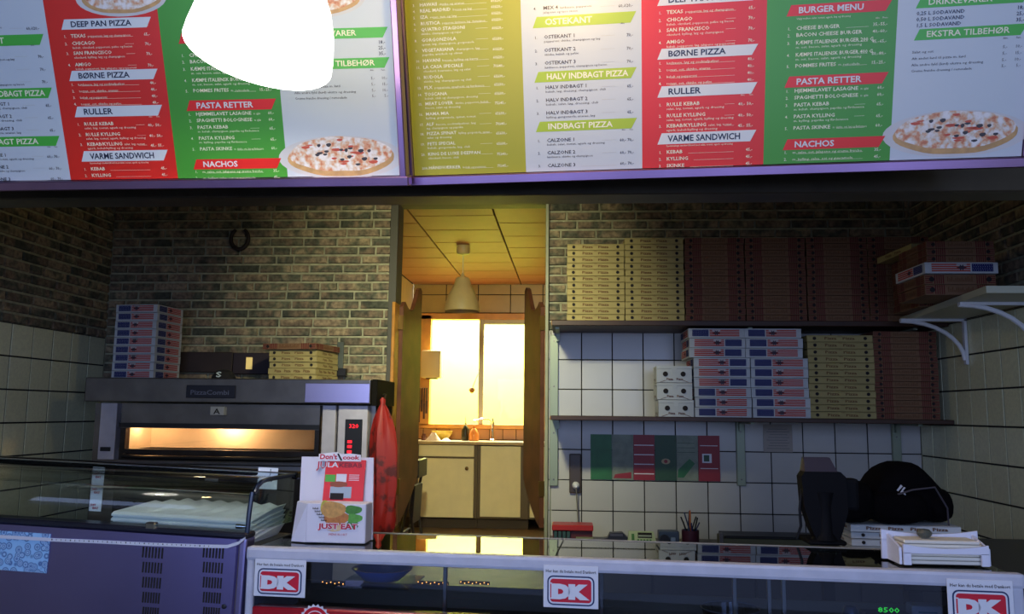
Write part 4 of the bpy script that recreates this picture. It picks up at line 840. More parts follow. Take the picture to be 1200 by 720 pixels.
# lower deck door
ld = MB().box((ox(140), OY - .03, oz(640)), (ox(374), OY + .03, oz(545)), dm, OM, bev=.004); ld.box((ox(140), OY - .05, oz(551)), (ox(374), OY - .03, oz(545)), steel, OM, bev=.003)
D2 = ld.build('lower_door', t)
MB().box((ox(165), OY - .036, oz(605)), (ox(330), OY - .029, oz(577)), mat('dark_window_glass', (18, 22, 30), .06, spec=.8), OM).build('pane', D2)
MB().tube([(ox(132), OY - .03, oz(553)), (ox(135), OY - .10, oz(558)), (ox(146), OY - .11, oz(561)), (ox(180), OY - .11, oz(561)), (ox(190), OY - .10, oz(556)), (ox(198), OY - .03, oz(554))], .016, black, M=OM).build('handle', D2, smooth=True)
pq = MB().box((ox(246), OY - .036, oz(566)), (ox(261), OY - .029, oz(561)), mat('plaque_grey', (150, 150, 150)), OM); pq.build('plaque', D2)

# dark wall duct behind the oven top, with a light switch plate
t = thing('wall_duct', 'long dark brown duct on the bricks behind the oven top', 'duct', (-2.3, 5.2, 1.80))
x0 = at(196, 425, Y=5.36).x; x1 = at(396, 425, Y=5.36).x; z0 = at(300, 437, Y=5.36).z; z1 = at(300, 413, Y=5.36).z
dbm = mat('dark_brown_duct', (52, 38, 32), .6, var=.3)
DM = Matrix.Translation((2.3, -5.2, -1.80))
MB().box((x0, 5.362, z0), (at(272, 425, Y=5.36).x, YB - .006, z1), dbm, DM, bev=.004).build('duct_left', t); MB().box((at(273, 425, Y=5.36).x, 5.357, z0 - .01), (x1, YB - .006, z1 - .004), mat('dark_violet_box', (40, 28, 34), .6), DM, bev=.004).build('duct_right', t)
a = at(288, 433, Y=5.355); b = at(296, 419, Y=5.355); MB().box((a.x, 5.350, a.z), (b.x, 5.358, b.z), mat('cream_switch', (236, 206, 130), .4, emit=(240, 206, 120), estr=.35), DM, bev=.002).build('lit_switch', t)
a = at(394, 432, Y=5.345); b = at(403, 401, Y=5.345); t = thing('metal_bracket', 'grey sheet metal bracket standing upright right of the oven-top boxes', 'bracket', (a.x, 5.345, a.z))
MB().box((0, 0, 0), (b.x - a.x, .012, b.z - a.z), mat('grey_sheet', (86, 92, 84), .5, metal=.5), bev=.002).build('plate', t); MB().box((-.012, 0, -.05), (b.x - a.x + .02, .045, 0), black, bev=.003).build('foot', t)
p = at(262, 446, Y=5.0); t = thing('black_cap', 'small black cap lying on the oven top with a white S', 'cap', (p.x, 5.0, OZ))
MB().lathe([(.075, 0), (.07, .02), (.055, .045), (.03, .06), (0, .064)], mat('dark_cloth', (26, 24, 24), .9), n=18).build('crown', t, smooth=True); sx = MB(); text(sx, 'S', 0, .012, .034, mat('white_stitch', (200, 210, 200), .8), Matrix.Translation((0, -.074, 0)), bold=.03, up=.002, align='c', xs=1.6); sx.build('lettering', t)
# red plastic-wrapped cloth hanging beside the oven
p = at(446, 620, Y=4.745); t = thing('red_cover', 'long red plastic cover hanging between the oven and the doorway', 'cover', (p.x, 4.745, .845))
vs = []; fs = []; n = 26; prof = [(.055, 0), (.074, .04), (.078, .10), (.072, .16), (.078, .3), (.076, .45), (.074, .55), (.066, .64), (.05, .72), (.030, .78), (.012, .82), (.016, .845), (.004, .86)]
rd = random.Random(9); ph = [rd.uniform(0, 6) for _ in range(4)]
for j, (r, z) in enumerate(prof):
    for i in range(n):
        an = 2 * PI * i / n; q_ = 1 + .13 * math.sin(5 * an + ph[0] + z * 4) + .08 * math.sin(9 * an + ph[1] - z * 5); vs.append((r * q_ * math.cos(an) + .012 * math.sin(z * 5), r * q_ * .62 * math.sin(an), z * .91))
for j in range(len(prof) - 1):
    for i in range(n): k = (i + 1) % n; fs.append((j * n + i, j * n + k, (j + 1) * n + k, (j + 1) * n + i))
fs.append(tuple(range(n - 1, -1, -1))); fs.append(tuple(range((len(prof) - 1) * n, len(prof) * n)))
MB().add(vs, fs, mat('red_plastic_film', (146, 26, 20), .55, c2=(84, 18, 16), scale=16, thr=(.5, .62))).build('cover', t, smooth=True)
MB().tube([(0.0, 0, .775), (-.0, .03, .80), (-.03, .10, .80)], .005, steel_d).build('hook', t)

# ---------------------------------------------------------------- serving counter (fridge display) with glass top
CZ = 1.2
A = at(291, 640, Z=CZ); B_ = at(1192, 672, Z=CZ); dv_ = (B_ - A); CL = dv_.length; ang = math.atan2(dv_.y, dv_.x)
CM = Matrix.Translation(A) @ Matrix.Rotation(ang, 4, 'Z') @ Matrix.Translation((0, 0, -CZ))      # local: x along front, y back, z up
t = thing('serving_counter', 'long serving counter with white rail, glass front and red lower panel', 'counter', (A.x, A.y, 0), rz=ang)
rw = mat('white_rail_paint', (196, 196, 206), .42, var=.10, scale=25); red_p = mat('red_laminate', (170, 14, 30), .3, var=.06)
DP = .30
f = MB().box((0, -.012, CZ - .034), (CL + .012, .018, CZ), rw, bev=.008).build('front_rail', t)
MB().box((.002, -.010, .35), (.022, .02, CZ - .03), rw, bev=.004).build('post', t); MB().box((CL - .026, -.010, .35), (CL + .008, .02, CZ - .03), rw, bev=.006).build('post', t)
MB().box((0, DP, CZ - .02), (CL, DP + .012, CZ - .001), mat('grey_rail_paint', (140, 140, 136), .4), bev=.003).build('back_rail', t)
gt = glass('counter_top_glass', (120, 126, 116), 1.0, .015, 1.9)
sp = CL * .43
MB().box((.02, .018, CZ - .010), (sp - .002, DP, CZ - .003), gt).build('top_pane', t); MB().box((sp + .002, .018, CZ - .010), (CL - .01, DP, CZ - .003), gt).build('top_pane', t)
MB().box((.022, .002, 1.045), (CL - .026, .007, CZ - .034), glass('counter_front_glass', (205, 212, 222), .9, .02, 1.45)).build('front_pane', t)
MB().box((.022, -.008, .30), (CL - .026, .03, 1.052), red_p, bev=.003).build('lower_panel', t)
MB().box((.002, .02, .30), (.02, DP, CZ - .022), rw).build('end_panel', t); MB().box((CL - .02, .02, .30), (CL + .004, DP, CZ - .022), rw).build('end_panel', t)
MB().box((0, .0, 0), (CL, DP, .30), mat('dark_plinth', (30, 28, 30), .6)).build('plinth', t)
inn = mat('case_interior', (92, 86, 66), .5, var=.2); MB().box((.03, .03, .98), (CL - .03, DP - .01, 1.0), inn).build('inner_shelf', t)
MB().box((.20, .10, 1.083), (.40, DP - .02, 1.088), glass('case_shelf_glass', (230, 240, 240), .8)).build('glass_shelf', t)
MB().box((.03, DP - .008, .6), (CL - .03, DP, 1.06), mat('case_back', (140, 128, 104), .6)).build('inner_back', t)
for fx in (.27, .49, .668, .713, .732): MB().box((CL * fx - .005, .10, 1.0), (CL * fx + .005, .11, CZ - .012), mat('chrome_dull', (206, 200, 180), .3, metal=1.0), bev=.001).build('glass_support', t)
def CP(px, py, yl=0.0):   # a point of the counter's front plane
    n = Vector((-math.sin(ang), math.cos(ang), 0)); O = A + n * yl; d = CR * (px - 600) + CU * (360 - py) + CF * FPX
    tt = (O - EYE).dot(n) / d.dot(n); P_ = EYE + d * tt - A; return P_.dot(dv_.normalized()), P_.z + CZ
# card stickers
blue_i = mat('sticker_navy', (16, 44, 90), .4); red_i = mat('sticker_red', (206, 14, 44), .4)
def rrect(mb, u0, v0, u1, v1, r, m, y):
    pts = []
    for cx, cy, s in ((u1 - r, v0 + r, -90), (u1 - r, v1 - r, 0), (u0 + r, v1 - r, 90), (u0 + r, v0 + r, 180)):
        for k in range(5): a_ = math.radians(s + k * 22.5); pts.append((cx + r * math.cos(a_), y, cy + r * math.sin(a_)))
    mb.quad(pts, m)
for px0, py0, px1, py1, lab in ((300, 654, 360, 697, 'white card sticker with red DK logo at the left end of the counter glass'), (637.5, 661, 701.5, 710, 'white card sticker with red DK logo in the middle of the counter glass'), (1109, 677, 1186, 729, 'white card sticker with red DK logo at the right end of the counter glass')):
    u0, v0 = CP(px0, py1); u1, _ = CP(px1, py1); v1 = CP(px0, py0)[1]; st = thing('card_sticker', lab, 'sticker', (0, 0, 0), group='card stickers on the counter')
    st.matrix_world = CM @ Matrix.Translation((u0, -.0155, v0)); W_, H_ = u1 - u0, v1 - v0
    q = MB(); q.box((0, 0, 0), (W_, .002, H_), paper, bev=.0006); q.build('sheet', st); q = MB()
    for k, (mm, m_) in enumerate(((.0, blue_i), (.0035, paper), (.0075, red_i))):
        rrect(q, W_ * .07 + mm, H_ * .06 + mm, W_ * .93 - mm, H_ * .76 - mm, .014 - mm * .9, m_, -.0006 - .0005 * k)
    rect(q, W_ * .13, H_ * .19, W_ * .93 - .0075, H_ * .62, red_i, y=-.0017)
    text(q, 'DK', W_ * .155, H_ * .245, H_ * .30, paper, None, bold=.10, res=3, width=W_ * .69, up=.0024)
    rect(q, W_ * .085 + .0075 - .004, H_ * .21, W_ * .16, H_ * .235, paper, y=-.0022); rect(q, W_ * .085 + .0035, H_ * .565, W_ * .16, H_ * .59, paper, y=-.0022)
    text(q, 'Her kan du betale med Dankort', W_ * .04, H_ * .83, H_ * .075, ink_k, None, width=W_ * .92, up=.001, bold=.01); q.build('printing', st, kind='stuff')
# round red emblem on the lower panel
u, v = CP(371, 727); q = MB(); n = 40; em = thing('round_emblem', 'round red emblem with a white cog-like rim on the red counter panel', 'sign', (0, 0, 0)); em.matrix_world = CM @ Matrix.Translation((u, -.0105, v))
R_ = .034; q.quad([((R_ * (1.22 if i % 2 else 1.06)) * math.cos(2 * PI * i / n), 0, (R_ * (1.22 if i % 2 else 1.06)) * math.sin(2 * PI * i / n)) for i in range(n)], paper); ell(q, 0, 0, R_ * 1.0, R_ * 1.0, mat('emblem_red', (206, 18, 40), .3), y=-.0006); ell(q, 0, 0, R_ * .75, R_ * .75, mat('emblem_rim', (240, 220, 220), .3), y=-.0010); ell(q, 0, 0, R_ * .68, R_ * .68, mat('emblem_red', (206, 18, 40)), y=-.0014); q.build('badge', em)
# inside the case: glowing dots imitating lights reflected in the glass, blue tray, glass bowl, price display, small boxes
gm = mat('warm_reflection', (255, 190, 110), .5, emit=(255, 170, 80), estr=5)
for px0, px1, n_, lab in ((378, 402, 6, 'short row of glowing dots imitating reflected lights, left in the counter case'), (490, 524, 8, 'middle row of glowing dots imitating reflected lights in the counter case'), (540, 572, 8, 'right row of glowing dots imitating reflected lights in the counter case')):
    u0, v0 = CP(px0, 683, .12); u1, _ = CP(px1, 683, .12); s_ = thing('reflection_dots', lab, 'reflection', (0, 0, 0), group='imitated reflections in the counter case'); s_.matrix_world = CM @ Matrix.Translation((u0, .12, v0))
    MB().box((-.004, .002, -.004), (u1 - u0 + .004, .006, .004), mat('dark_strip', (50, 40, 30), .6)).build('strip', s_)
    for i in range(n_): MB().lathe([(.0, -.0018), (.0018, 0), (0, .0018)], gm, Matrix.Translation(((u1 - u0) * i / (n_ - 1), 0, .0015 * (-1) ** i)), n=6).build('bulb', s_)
u, v = CP(447, 677, .18); s_ = thing('blue_tray', 'oval blue tray inside the counter case', 'tray', (0, 0, 0)); s_.matrix_world = CM @ Matrix.Translation((u, .185, 1.0885))
MB().lathe([(.02, .0), (.05, .004), (.08, .03), (.084, .034), (.078, .034), (.045, .01), (.0, .008)], mat('blue_glazed', (70, 130, 240), .35), Matrix.Translation((0, 0, .0)) @ Matrix.Scale(.9, 4, (0, 1, 0)), n=28).build('tray', s_, smooth=True)
u, v = CP(857, 712, .10); s_ = thing('glass_bowl', 'round clear glass bowl inside the counter case', 'bowl', (0, 0, 0)); s_.matrix_world = CM @ Matrix.Translation((u, .12, 1.001))
MB().lathe([(.03, 0), (.06, .02), (.072, .068), (.074, .07), (.070, .068), (.056, .02)], glass('bowl_glass', (200, 206, 206), 1, .05, 1.6), n=30, cap=False).build('bowl', s_, smooth=True)
MB().tube([(.0725 * math.cos(a_), .0725 * math.sin(a_), .07) for a_ in [i * PI / 16 for i in range(33)]], .0016, mat('rim_glass', (130, 130, 130), .1)).build('rim', s_, smooth=True)
u, v = CP(1041, 716, .1); s_ = thing('price_display', 'small dark customer display showing green 8500 digits', 'display', (0, 0, 0)); s_.matrix_world = CM @ Matrix.Translation((u, .1, 1.001))
MB().box((-.055, 0, 0), (.055, .05, .075), black, bev=.004).build('case', s_); q = MB(); text(q, '8500', 0, v - 1.001 - .004, .012, mat('green_led', (60, 255, 60), .5, emit=(60, 255, 70), estr=1.0), None, width=.05, align='c', up=.002, bold=.01); q.build('digits', s_)
u, v = CP(1090, 704, .12); s_ = thing('small_carton', 'small white carton with teal print inside the counter case', 'carton', (0, 0, 0)); s_.matrix_world = CM @ Matrix.Translation((u, .14, 1.001))
MB().box((-.036, 0, 0), (.036, .05, .088), mat('white_carton', (170, 176, 180), .6), bev=.003).build('carton', s_); q = MB(); rect(q, -.022, .072, .022, .076, mat('teal_ink', (40, 120, 130), .5), y=-.001); rect(q, -.012, .064, .012, .068, mat('teal_ink', (40, 120, 130)), y=-.001); q.build('printing', s_, kind='stuff')
u, v = CP(1000, 704, .12); s_ = thing('salt_shaker', 'small pale cone-topped shaker inside the counter case', 'shaker', (0, 0, 0)); s_.matrix_world = CM @ Matrix.Translation((u, .15, 1.001))
MB().lathe([(.026, 0), (.026, .04), (.016, .075), (.012, .08), (0, .082)], mat('blue_grey_metal', (96, 110, 130), .3, metal=.6), n=16).build('shaker', s_, smooth=True)

# ---------------------------------------------------------------- leaflet holder on the counter
hM = Matrix.Translation((0, 0, 0))
u0, _ = CP(334, 636, .06); u1, _ = CP(424, 636, .06); s_ = thing('leaflet_holder', 'white cardboard leaflet holder with red sheets standing at the left end of the counter', 'leaflet holder', (0, 0, 0)); s_.matrix_world = CM @ Matrix.Translation((u0, .10, CZ)) @ Matrix.Rotation(math.radians(3), 4, 'Z')
cb = mat('white_cardboard', (214, 212, 222), .7); W_ = u1 - u0; Hh = 97 * 2.15 / 955
Bk = MB().add([(0, .05, 0), (W_, .05, 0), (W_ * .93, .09, Hh), (-.012, .09, Hh), (0, .056, 0), (W_, .056, 0), (W_ * .93, .096, Hh), (-.012, .096, Hh)], [(0, 1, 2, 3), (7, 6, 5, 4), (0, 4, 5, 1), (1, 5, 6, 2), (2, 6, 7, 3), (3, 7, 4, 0)], cb).build('back_card', s_)
MB().box((W_ * .22, -.02, 0), (W_ * .99, .045, Hh * .47), cb, bev=.002).build('front_box', s_)
MB().add([(0.002, -.005, 0), (W_ * .22, -.018, 0), (W_ * .22, -.018, Hh * .46), (0.002, .03, Hh * .46), (0, .05, 0), (W_ * .22, .05, 0), (W_ * .22, .05, Hh * .46), (0, .05, Hh * .46)], [(0, 1, 2, 3), (7, 6, 5, 4), (0, 4, 5, 1), (1, 5, 6, 2), (2, 6, 7, 3), (3, 7, 4, 0)], cb).build('side_flap', s_)
tl = math.atan2(.04, Hh)
RM = Matrix.Translation((0, .048, 0)) @ Matrix.Rotation(-tl, 4, 'X')
q = MB().box((W_ * .30, -.008, Hh * .30), (W_ * .84, -.002, Hh * .98), mat('leaflet_bright_red', (222, 26, 24), .45), RM); q.build('red_leaflet', s_)
q = MB(); bl = mat('bright_green', (80, 170, 50), .5); rect(q, W_ * .31, Hh * .70, W_ * .45, Hh * .79, bl, RM, -.0085); rect(q, W_ * .46, Hh * .70, W_ * .60, Hh * .80, paper, RM, -.0085); rect(q, W_ * .39, Hh * .50, W_ * .68, Hh * .64, mat('pale_grey_print', (160, 176, 186), .5), RM, -.0085); rect(q, W_ * .40, Hh * .48, W_ * .58, Hh * .56, ink_k, RM, -.009)
ell(q, W_ * .50, Hh * .67, W_ * .12, .008, mat('burger_brown', (150, 70, 30), .5), RM, y=-.009)
for k in range(4): rect(q, W_ * .63, Hh * (.72 + .022 * k), W_ * .77, Hh * (.72 + .022 * k) + .0016, paper, RM, -.0085)
text(q, 'LA', W_ * .325, Hh * .885, .014, paper, RM, bold=.02, up=.0088, width=W_ * .15); text(q, 'KEBAB', W_ * .48, Hh * .885, .012, mat('dark_red_ink', (130, 10, 20), .5), RM, bold=.02, up=.0088, width=W_ * .32); q.build('printing', s_, kind='stuff')
q = MB(); pts = [(W_ * .2, Hh * .96), (W_ * .78, Hh * .96), (W_ * .77, Hh * 1.045), (W_ * .62, Hh * 1.06), (W_ * .52, Hh * 1.05), (W_ * .44, Hh * 1.075), (W_ * .2, Hh * 1.05)]
q.prism(pts, .002, paper, RM @ Matrix.Translation((0, -.012, 0))); hd = q.build('header_card', s_); q = MB()
text(q, "Don't", W_ * .215, Hh * .985, .0135, mat('magenta_red_ink', (190, 20, 50), .5), RM, bold=.035, up=.0128, width=W_ * .24, res=2); text(q, 'cook', W_ * .53, Hh * .985, .0110, mat('magenta_red_ink', (190, 20, 50)), RM, bold=.035, up=.0128, width=W_ * .23, res=2)
q.quad([(W_ * .45, -.0128, Hh * 1.05), (W_ * .47, -.0128, Hh * 1.06), (W_ * .53, -.0128, Hh * .97), (W_ * .505, -.0128, Hh * .965)], ink_k, RM); text(q, 'JU', W_ * .19, Hh * .865, .020, paper, RM, bold=.06, up=.0095, width=W_ * .13); text(q, 'JU', W_ * .19, Hh * .865, .020, mat('magenta_red_ink', (190, 20, 50)), RM, bold=.02, up=.0100, width=W_ * .12); q.build('printing', hd, kind='stuff')
FM = Matrix.Translation((0, -.0205, 0)); q = MB(); rd = random.Random(2)
for cu, cv_, ru, rv, c_ in ((.56, .40, .17, .055, (214, 160, 80)), (.60, .30, .17, .05, (196, 120, 50)), (.47, .42, .08, .05, (206, 196, 70)), (.82, .40, .12, .03, (70, 140, 44)), (.84, .30, .11, .03, (96, 170, 60)), (.82, .22, .08, .03, (60, 120, 40)), (.60, .21, .15, .04, (226, 200, 150))):
    ell(q, W_ * cu, Hh * cv_, W_ * ru, Hh * rv * 1.75, mat('print_food_%d%d%d' % c_, c_, .5, var=.3, scale=90), FM, y=-.0004 - .0002 * rd.random(), n=14, wob=.12)
for k in range(5): text(q, 'kebab', W_ * .30 + k * .006, Hh * (.40 - .035 * k), .005, ink_k, FM, up=.002, bold=.03) 
text(q, 'JUST EAT', W_ * .38, Hh * .165, .0150, paper, FM, bold=.09, up=.0012, width=W_ * .53, res=2); text(q, 'JUST EAT', W_ * .39, Hh * .17, .0135, mat('magenta_red_ink', (190, 20, 50)), FM, bold=.035, up=.0020, width=W_ * .50, res=2)
text(q, 'MENUKORT', W_ * .52, Hh * .09, .006, mat('magenta_red_ink', (190, 20, 50)), FM, up=.001, width=W_ * .24); q.build('printing', s_, kind='stuff')

# ---------------------------------------------------------------- chilled display with curved glass, left
VZ = 1.222; VL = 1.55; B2 = A - dv_.normalized() * .004 + Vector((0, 0, VZ - CZ))
VM = Matrix.Translation(B2) @ Matrix.Rotation(ang, 4, 'Z') @ Matrix.Rotation(math.radians(1.6), 4, 'Y') @ Matrix.Translation((-VL, 0, -VZ)); VI = VM.inverted()
t = thing('chilled_display', 'stainless chilled display with curved glass and slotted vents at the left', 'display case', (0, 0, 0)); t.matrix_world = VM
def VP_(px, py, yl=0.0):
    e_ = VI @ EYE; d = VI.to_3x3() @ (CR * (px - 600) + CU * (360 - py) + CF * FPX); p_ = e_ + d * ((yl - e_.y) / d.y); return p_.x, p_.z
pst = mat('polished_steel_front', (160, 150, 206), .3, metal=1.0, var=.1, scale=3); u_post = VP_(275, 690)[0]
MB().box((0, 0, .12), (u_post, .05, VZ - .004), pst, bev=.004).build('front_panel', t); MB().box((u_post + .002, -.004, .12), (VL, .05, VZ - .004), mat('corner_steel', (166, 156, 200), .3, metal=1.0), bev=.006).build('corner_post', t)
MB().box((0, .05, .12), (VL, .32, VZ - .045), steel_d).build('cabinet', t)
MB().box((.01, .05, VZ - .045), (VL - .01, .31, VZ - .035), mat('display_deck', (70, 72, 70), .5)).build('display_deck', t)
MB().box((0, .0, 0), (VL, .5, .12), mat('dark_plinth', (30, 28, 30))).build('plinth', t)
MB().box((0, -.006, VZ - .005), (VL, .05, VZ + .010), mat('black_gasket', (22, 24, 36), .3), bev=.004).build('ledge', t)
for px0, n1 in ((166, 0), (237, 1)):
    for r_ in range(6):
        u0, v1 = VP_(px0 + 1.5, 641 + r_ * 17.6); _, v0 = VP_(px0, 653.5 + r_ * 17.6); u1, _ = VP_(px0 + 27, 650); g = MB()
        for k in range(7): uu = u0 + (u1 - u0) * k / 7.0; g.box((uu, -.0012, v0), (uu + .0042, .0, v1), ink_k)
        g.build('vent_grille', t, kind='stuff')
u, v = VP_(263, 711); MB().lathe([(.006, 0), (.006, .003), (.0035, .004)], black, Matrix.Translation((u, -.001, v)) @ Matrix.Rotation(PI / 2, 4, 'X'), n=12).build('screw', t)
# food picture
u0, v0 = VP_(0, 668); u1, v1 = VP_(60, 626); fm = mat('blue_food_print', (120, 170, 214), .4); nt = fm.node_tree; N = nt.nodes.new; L = nt.links.new
tc = N('ShaderNodeTexCoord'); vo = N('ShaderNodeTexVoronoi'); vo.inputs['Scale'].default_value = 55; r = N('ShaderNodeValToRGB'); e = r.color_ramp.elements; e[0].position = 0; e[0].color = s2l((20, 30, 80)); e[1].position = 1; e[1].color = s2l((150, 196, 230))
for p_, c_ in ((.22, (60, 110, 180)), (.32, (180, 214, 236)), (.42, (60, 100, 160)), (.6, (170, 206, 234)), (.75, (50, 90, 150))): q_ = e.new(p_); q_.color = s2l(c_)
L(tc.outputs['Object'], vo.inputs['Vector']); L(vo.outputs['Distance'], r.inputs[0]); mpx = N('ShaderNodeMath'); mpx.operation = 'MULTIPLY'; mpx.inputs[1].default_value = 1.6; L(vo.outputs['Distance'], mpx.inputs[0]); L(mpx.outputs[0], r.inputs[0]); L(r.outputs[0], nt.nodes['Principled BSDF'].inputs['Base Color'])
s_ = thing('food_picture', 'bluish food picture sticker on the chilled display front at the left edge', 'sticker', (0, 0, 0)); s_.matrix_world = VM
MB().box((u0 - .25, -.0025, v0), (u1, -.0008, v1), fm).build('picture', s_)
# measuring tape strip
s_ = thing('tape_strip', 'white printed tape stuck along the top edge of the chilled display, loose end curling up', 'tape', (0, 0, 0)); s_.matrix_world = VM
tpm = mat('tape_white', (206, 206, 214), .6); q = MB(); tick = MB(); pts = []
for px, y0_, y1_ in ((0, 630, 634), (60, 630.5, 634.5), (120, 633, 637), (180, 636, 640), (240, 638, 642), (268, 638.5, 642.5), (282, 634, 638), (291, 628.5, 631)):
    ua, va = VP_(px, y0_); _, vb = VP_(px, y1_); pts.append((ua, va, vb))
pts[0] = (pts[0][0] - .5, pts[0][1] + .004, pts[0][2] + .004); m0 = len(pts)
yb = [-.0045] * 5 + [-.005, -.010, -.016]; q.add([(a_, yb[i], b_) for i, (a_, b_, c_) in enumerate(pts)] + [(a_, yb[i], c_) for i, (a_, b_, c_) in enumerate(pts)], [(i, i + 1, m0 + i + 1, m0 + i) for i in range(m0 - 1)], tpm)
o = q.build('tape', s_); md = o.modifiers.new('s', 'SOLIDIFY'); md.thickness = .0008
for k in range(38):
    px = 62 + k * 5.4; f_ = (px - 60) / 180.0; yy = 631.5 + 7.5 * min(f_, 1.12); ua, va = VP_(px, yy); tick.box((ua, -.0055, va - .0035), (ua + (.0016 if k % 4 else .003), -.0047, va), ink_k)
tick.build('print_marks', s_)
# curved glass, frames
YG = .30; zt = lambda: VP_(150, 546, YG)[1]; ZT = zt() ; bl_e = mat('blue_black_edge', (18, 34, 56), .25)
cur = [(.010, VZ + .008), (.013, VZ + .06), (.022, VZ + .11), (.034, ZT - .030), (.050, ZT - .013), (.075, ZT - .003), (.11, ZT), (YG, ZT)]
uR = VL - .006; vs = [(0, y_, z_) for y_, z_ in cur] + [(uR, y_, z_) for y_, z_ in cur]; n = len(cur)
o = MB().add(vs, [(i, i + 1, n + i + 1, n + i) for i in range(n - 1)], glass('curved_glass', (240, 246, 246), .9, .02, 1.45)).build('curved_glass', t, smooth=True); md = o.modifiers.new('s', 'SOLIDIFY'); md.thickness = .004
MB().tube([(uR, y_, z_) for y_, z_ in cur], .0065, bl_e).build('glass_edge', t, smooth=True)
o = MB().add([(uR, y_, z_) for y_, z_ in cur] + [(uR, YG, VZ + .0)], [tuple(range(n + 1))], glass('side_glass', (236, 244, 244), 1.0, .02, 1.45)).build('side_glass', t); md = o.modifiers.new('s', 'SOLIDIFY'); md.thickness = .004
MB().box((0, YG - .006, ZT - .014), (uR + .01, YG + .03, ZT + .008), mat('top_trim_steel', (60, 58, 60), .25, metal=1.0), bev=.004).build('top_rail', t)
MB().tube([(0, YG - .02, ZT + .004), (uR, YG - .02, ZT + .004)], .003, chrome).build('top_trim', t)
u, v = VP_(177, 620, .0); MB().box((u - .014, -.008, VZ + .004), (u + .014, .012, VZ + .022), chrome, bev=.003).build('glass_latch', t)
u, v = VP_(277, 617, .03); MB().lathe([(.006, 0), (.006, .012), (.004, .03)], chrome, Matrix.Translation((u, .03, v)) @ Matrix.Rotation(PI / 2, 4, 'Y'), n=12).build('glass_knob', t, smooth=True)
# white foam trays inside
z0 = VZ - .034; u0, _ = VP_(136, 600, .22); u1, _ = VP_(334, 600, .30); zt_ = VP_(220, 604, .10)[1]
s_ = thing('foam_tray_stack', 'stack of white ribbed foam trays lying inside the chilled display', 'tray stack', (0, 0, 0)); s_.matrix_world = VM
fo = mat('white_foam', (238, 242, 238), .8, var=.04); ua, ub = VP_(133, 604, .10)[0], VL - .035
for k in range(5):
    za = z0 + (zt_ - z0) * k / 5.0; zb = z0 + (zt_ - z0) * (k + 1) / 5.0 - .0015; mb = MB(); nx = 16; vs = []; fs = []
    for i in range(nx + 1):
        uu = ua + (ub - ua) * i / nx; w_ = .004 * (-1) ** i if k == 4 else 0
        for yy, zz in ((.09, zb - .006), (.10, zb), (.18, zb + .004 + w_), (.27, zb + .010 + w_)): vs.append((uu + (.02 if yy > .15 else 0), yy, zz + (.012 * min(i / 4.0, 1) if yy > .15 else 0)))
        vs.append((uu, .09, za)); vs.append((uu, .27, za))
    for i in range(nx):
        b0 = i * 6; b1 = b0 + 6
        fs += [(b0, b1, b1 + 1, b0 + 1), (b0 + 1, b1 + 1, b1 + 2, b0 + 2), (b0 + 2, b1 + 2, b1 + 3, b0 + 3), (b0 + 4, b1 + 4, b1, b0), (b0 + 3, b1 + 3, b1 + 5, b0 + 5), (b0 + 5, b1 + 5, b1 + 4, b0 + 4)]
    fs += [(0, 1, 2, 3, 5, 4), tuple(nx * 6 + q_ for q_ in (4, 5, 3, 2, 1, 0))]
    mb.add(vs, fs, fo).build('foam_tray', s_)
# sticker strips on the glass
def vsheet(name, lab, px0, py0, px1, py1, yl):
    a_, v0 = VP_(px0, py1, yl); b_, v1 = VP_(px1, py0, yl); s_ = thing(name, lab, 'sticker', (0, 0, 0)); s_.matrix_world = VM @ Matrix.Translation((a_, yl, v0)); W_, H_ = b_ - a_, v1 - v0
    MB().box((0, 0, 0), (W_, .0012, H_), mat('glossy_label', (236, 240, 240), .5)).build('sheet', s_); return s_, W_, H_
s_, W_, H_ = vsheet('sticker_strip', 'tall white sticker strip with three red prints hanging behind the curved glass', 104, 548, 123, 599, YG - .03); q = MB(); mr = MATS['magenta_red_ink']
for k in range(3):
    text(q, 'JUST', W_ * .12, H_ * (.82 - .35 * k), .006, mr, None, bold=.05, up=.001, width=W_ * .45); text(q, 'EAT', W_ * .30, H_ * (.75 - .35 * k), .006, mr, None, bold=.05, up=.001, width=W_ * .5)
q.build('printing', s_, kind='stuff')
s_, W_, H_ = vsheet('white_label', 'small white label with a tiny black drawing behind the right end of the curved glass', 301, 549, 326, 573, YG - .02); q = MB(); rect(q, W_ * .62, H_ * .45, W_ * .65, H_ * .95, ink_k, y=-.001); ell(q, W_ * .60, H_ * .42, .003, .005, ink_k, y=-.001, n=10); ell(q, W_ * .70, H_ * .42, .003, .005, ink_k, y=-.001, n=10); q.build('printing', s_, kind='stuff')

# ---------------------------------------------------------------- right end: side table, boxes, terminal, backpack, white rack
t = thing('side_table', 'dark side table behind the right end of the counter', 'table', (1.55, 2.9, 0))
MB().box((-.60, -.42, 1.055), (.655, .46, 1.085), mat('side_table_top', (44, 42, 46), .4), bev=.004).build('table_top', t)
for sx in (-.56, .61):
    for sy in (-.38, .42): MB().box((sx - .02, sy - .02, 0), (sx + .02, sy + .02, 1.053), black).build('leg', t)
bx = at(1057, 620, Y=2.92).x
for k in range(3):
    pbox('white4', .345, .30, .0245, bx + .01, 2.93 + .002 * k, 1.0855 + k * .0245, -.04, '%s white pizza box in the pile under the black backpack' % ('bottom', 'second', 'third')[k], 'pizza boxes under the backpack')
pbox('white4b', .36, .30, .026, bx + .012, 2.92, 1.0855 + 3 * .0245, -.03, 'pizza box with four Pizza words directly under the black backpack', 'pizza boxes under the backpack')
bl2 = mat('black_fabric', (6, 5, 8), .9, var=.3, scale=30, spec=.1)
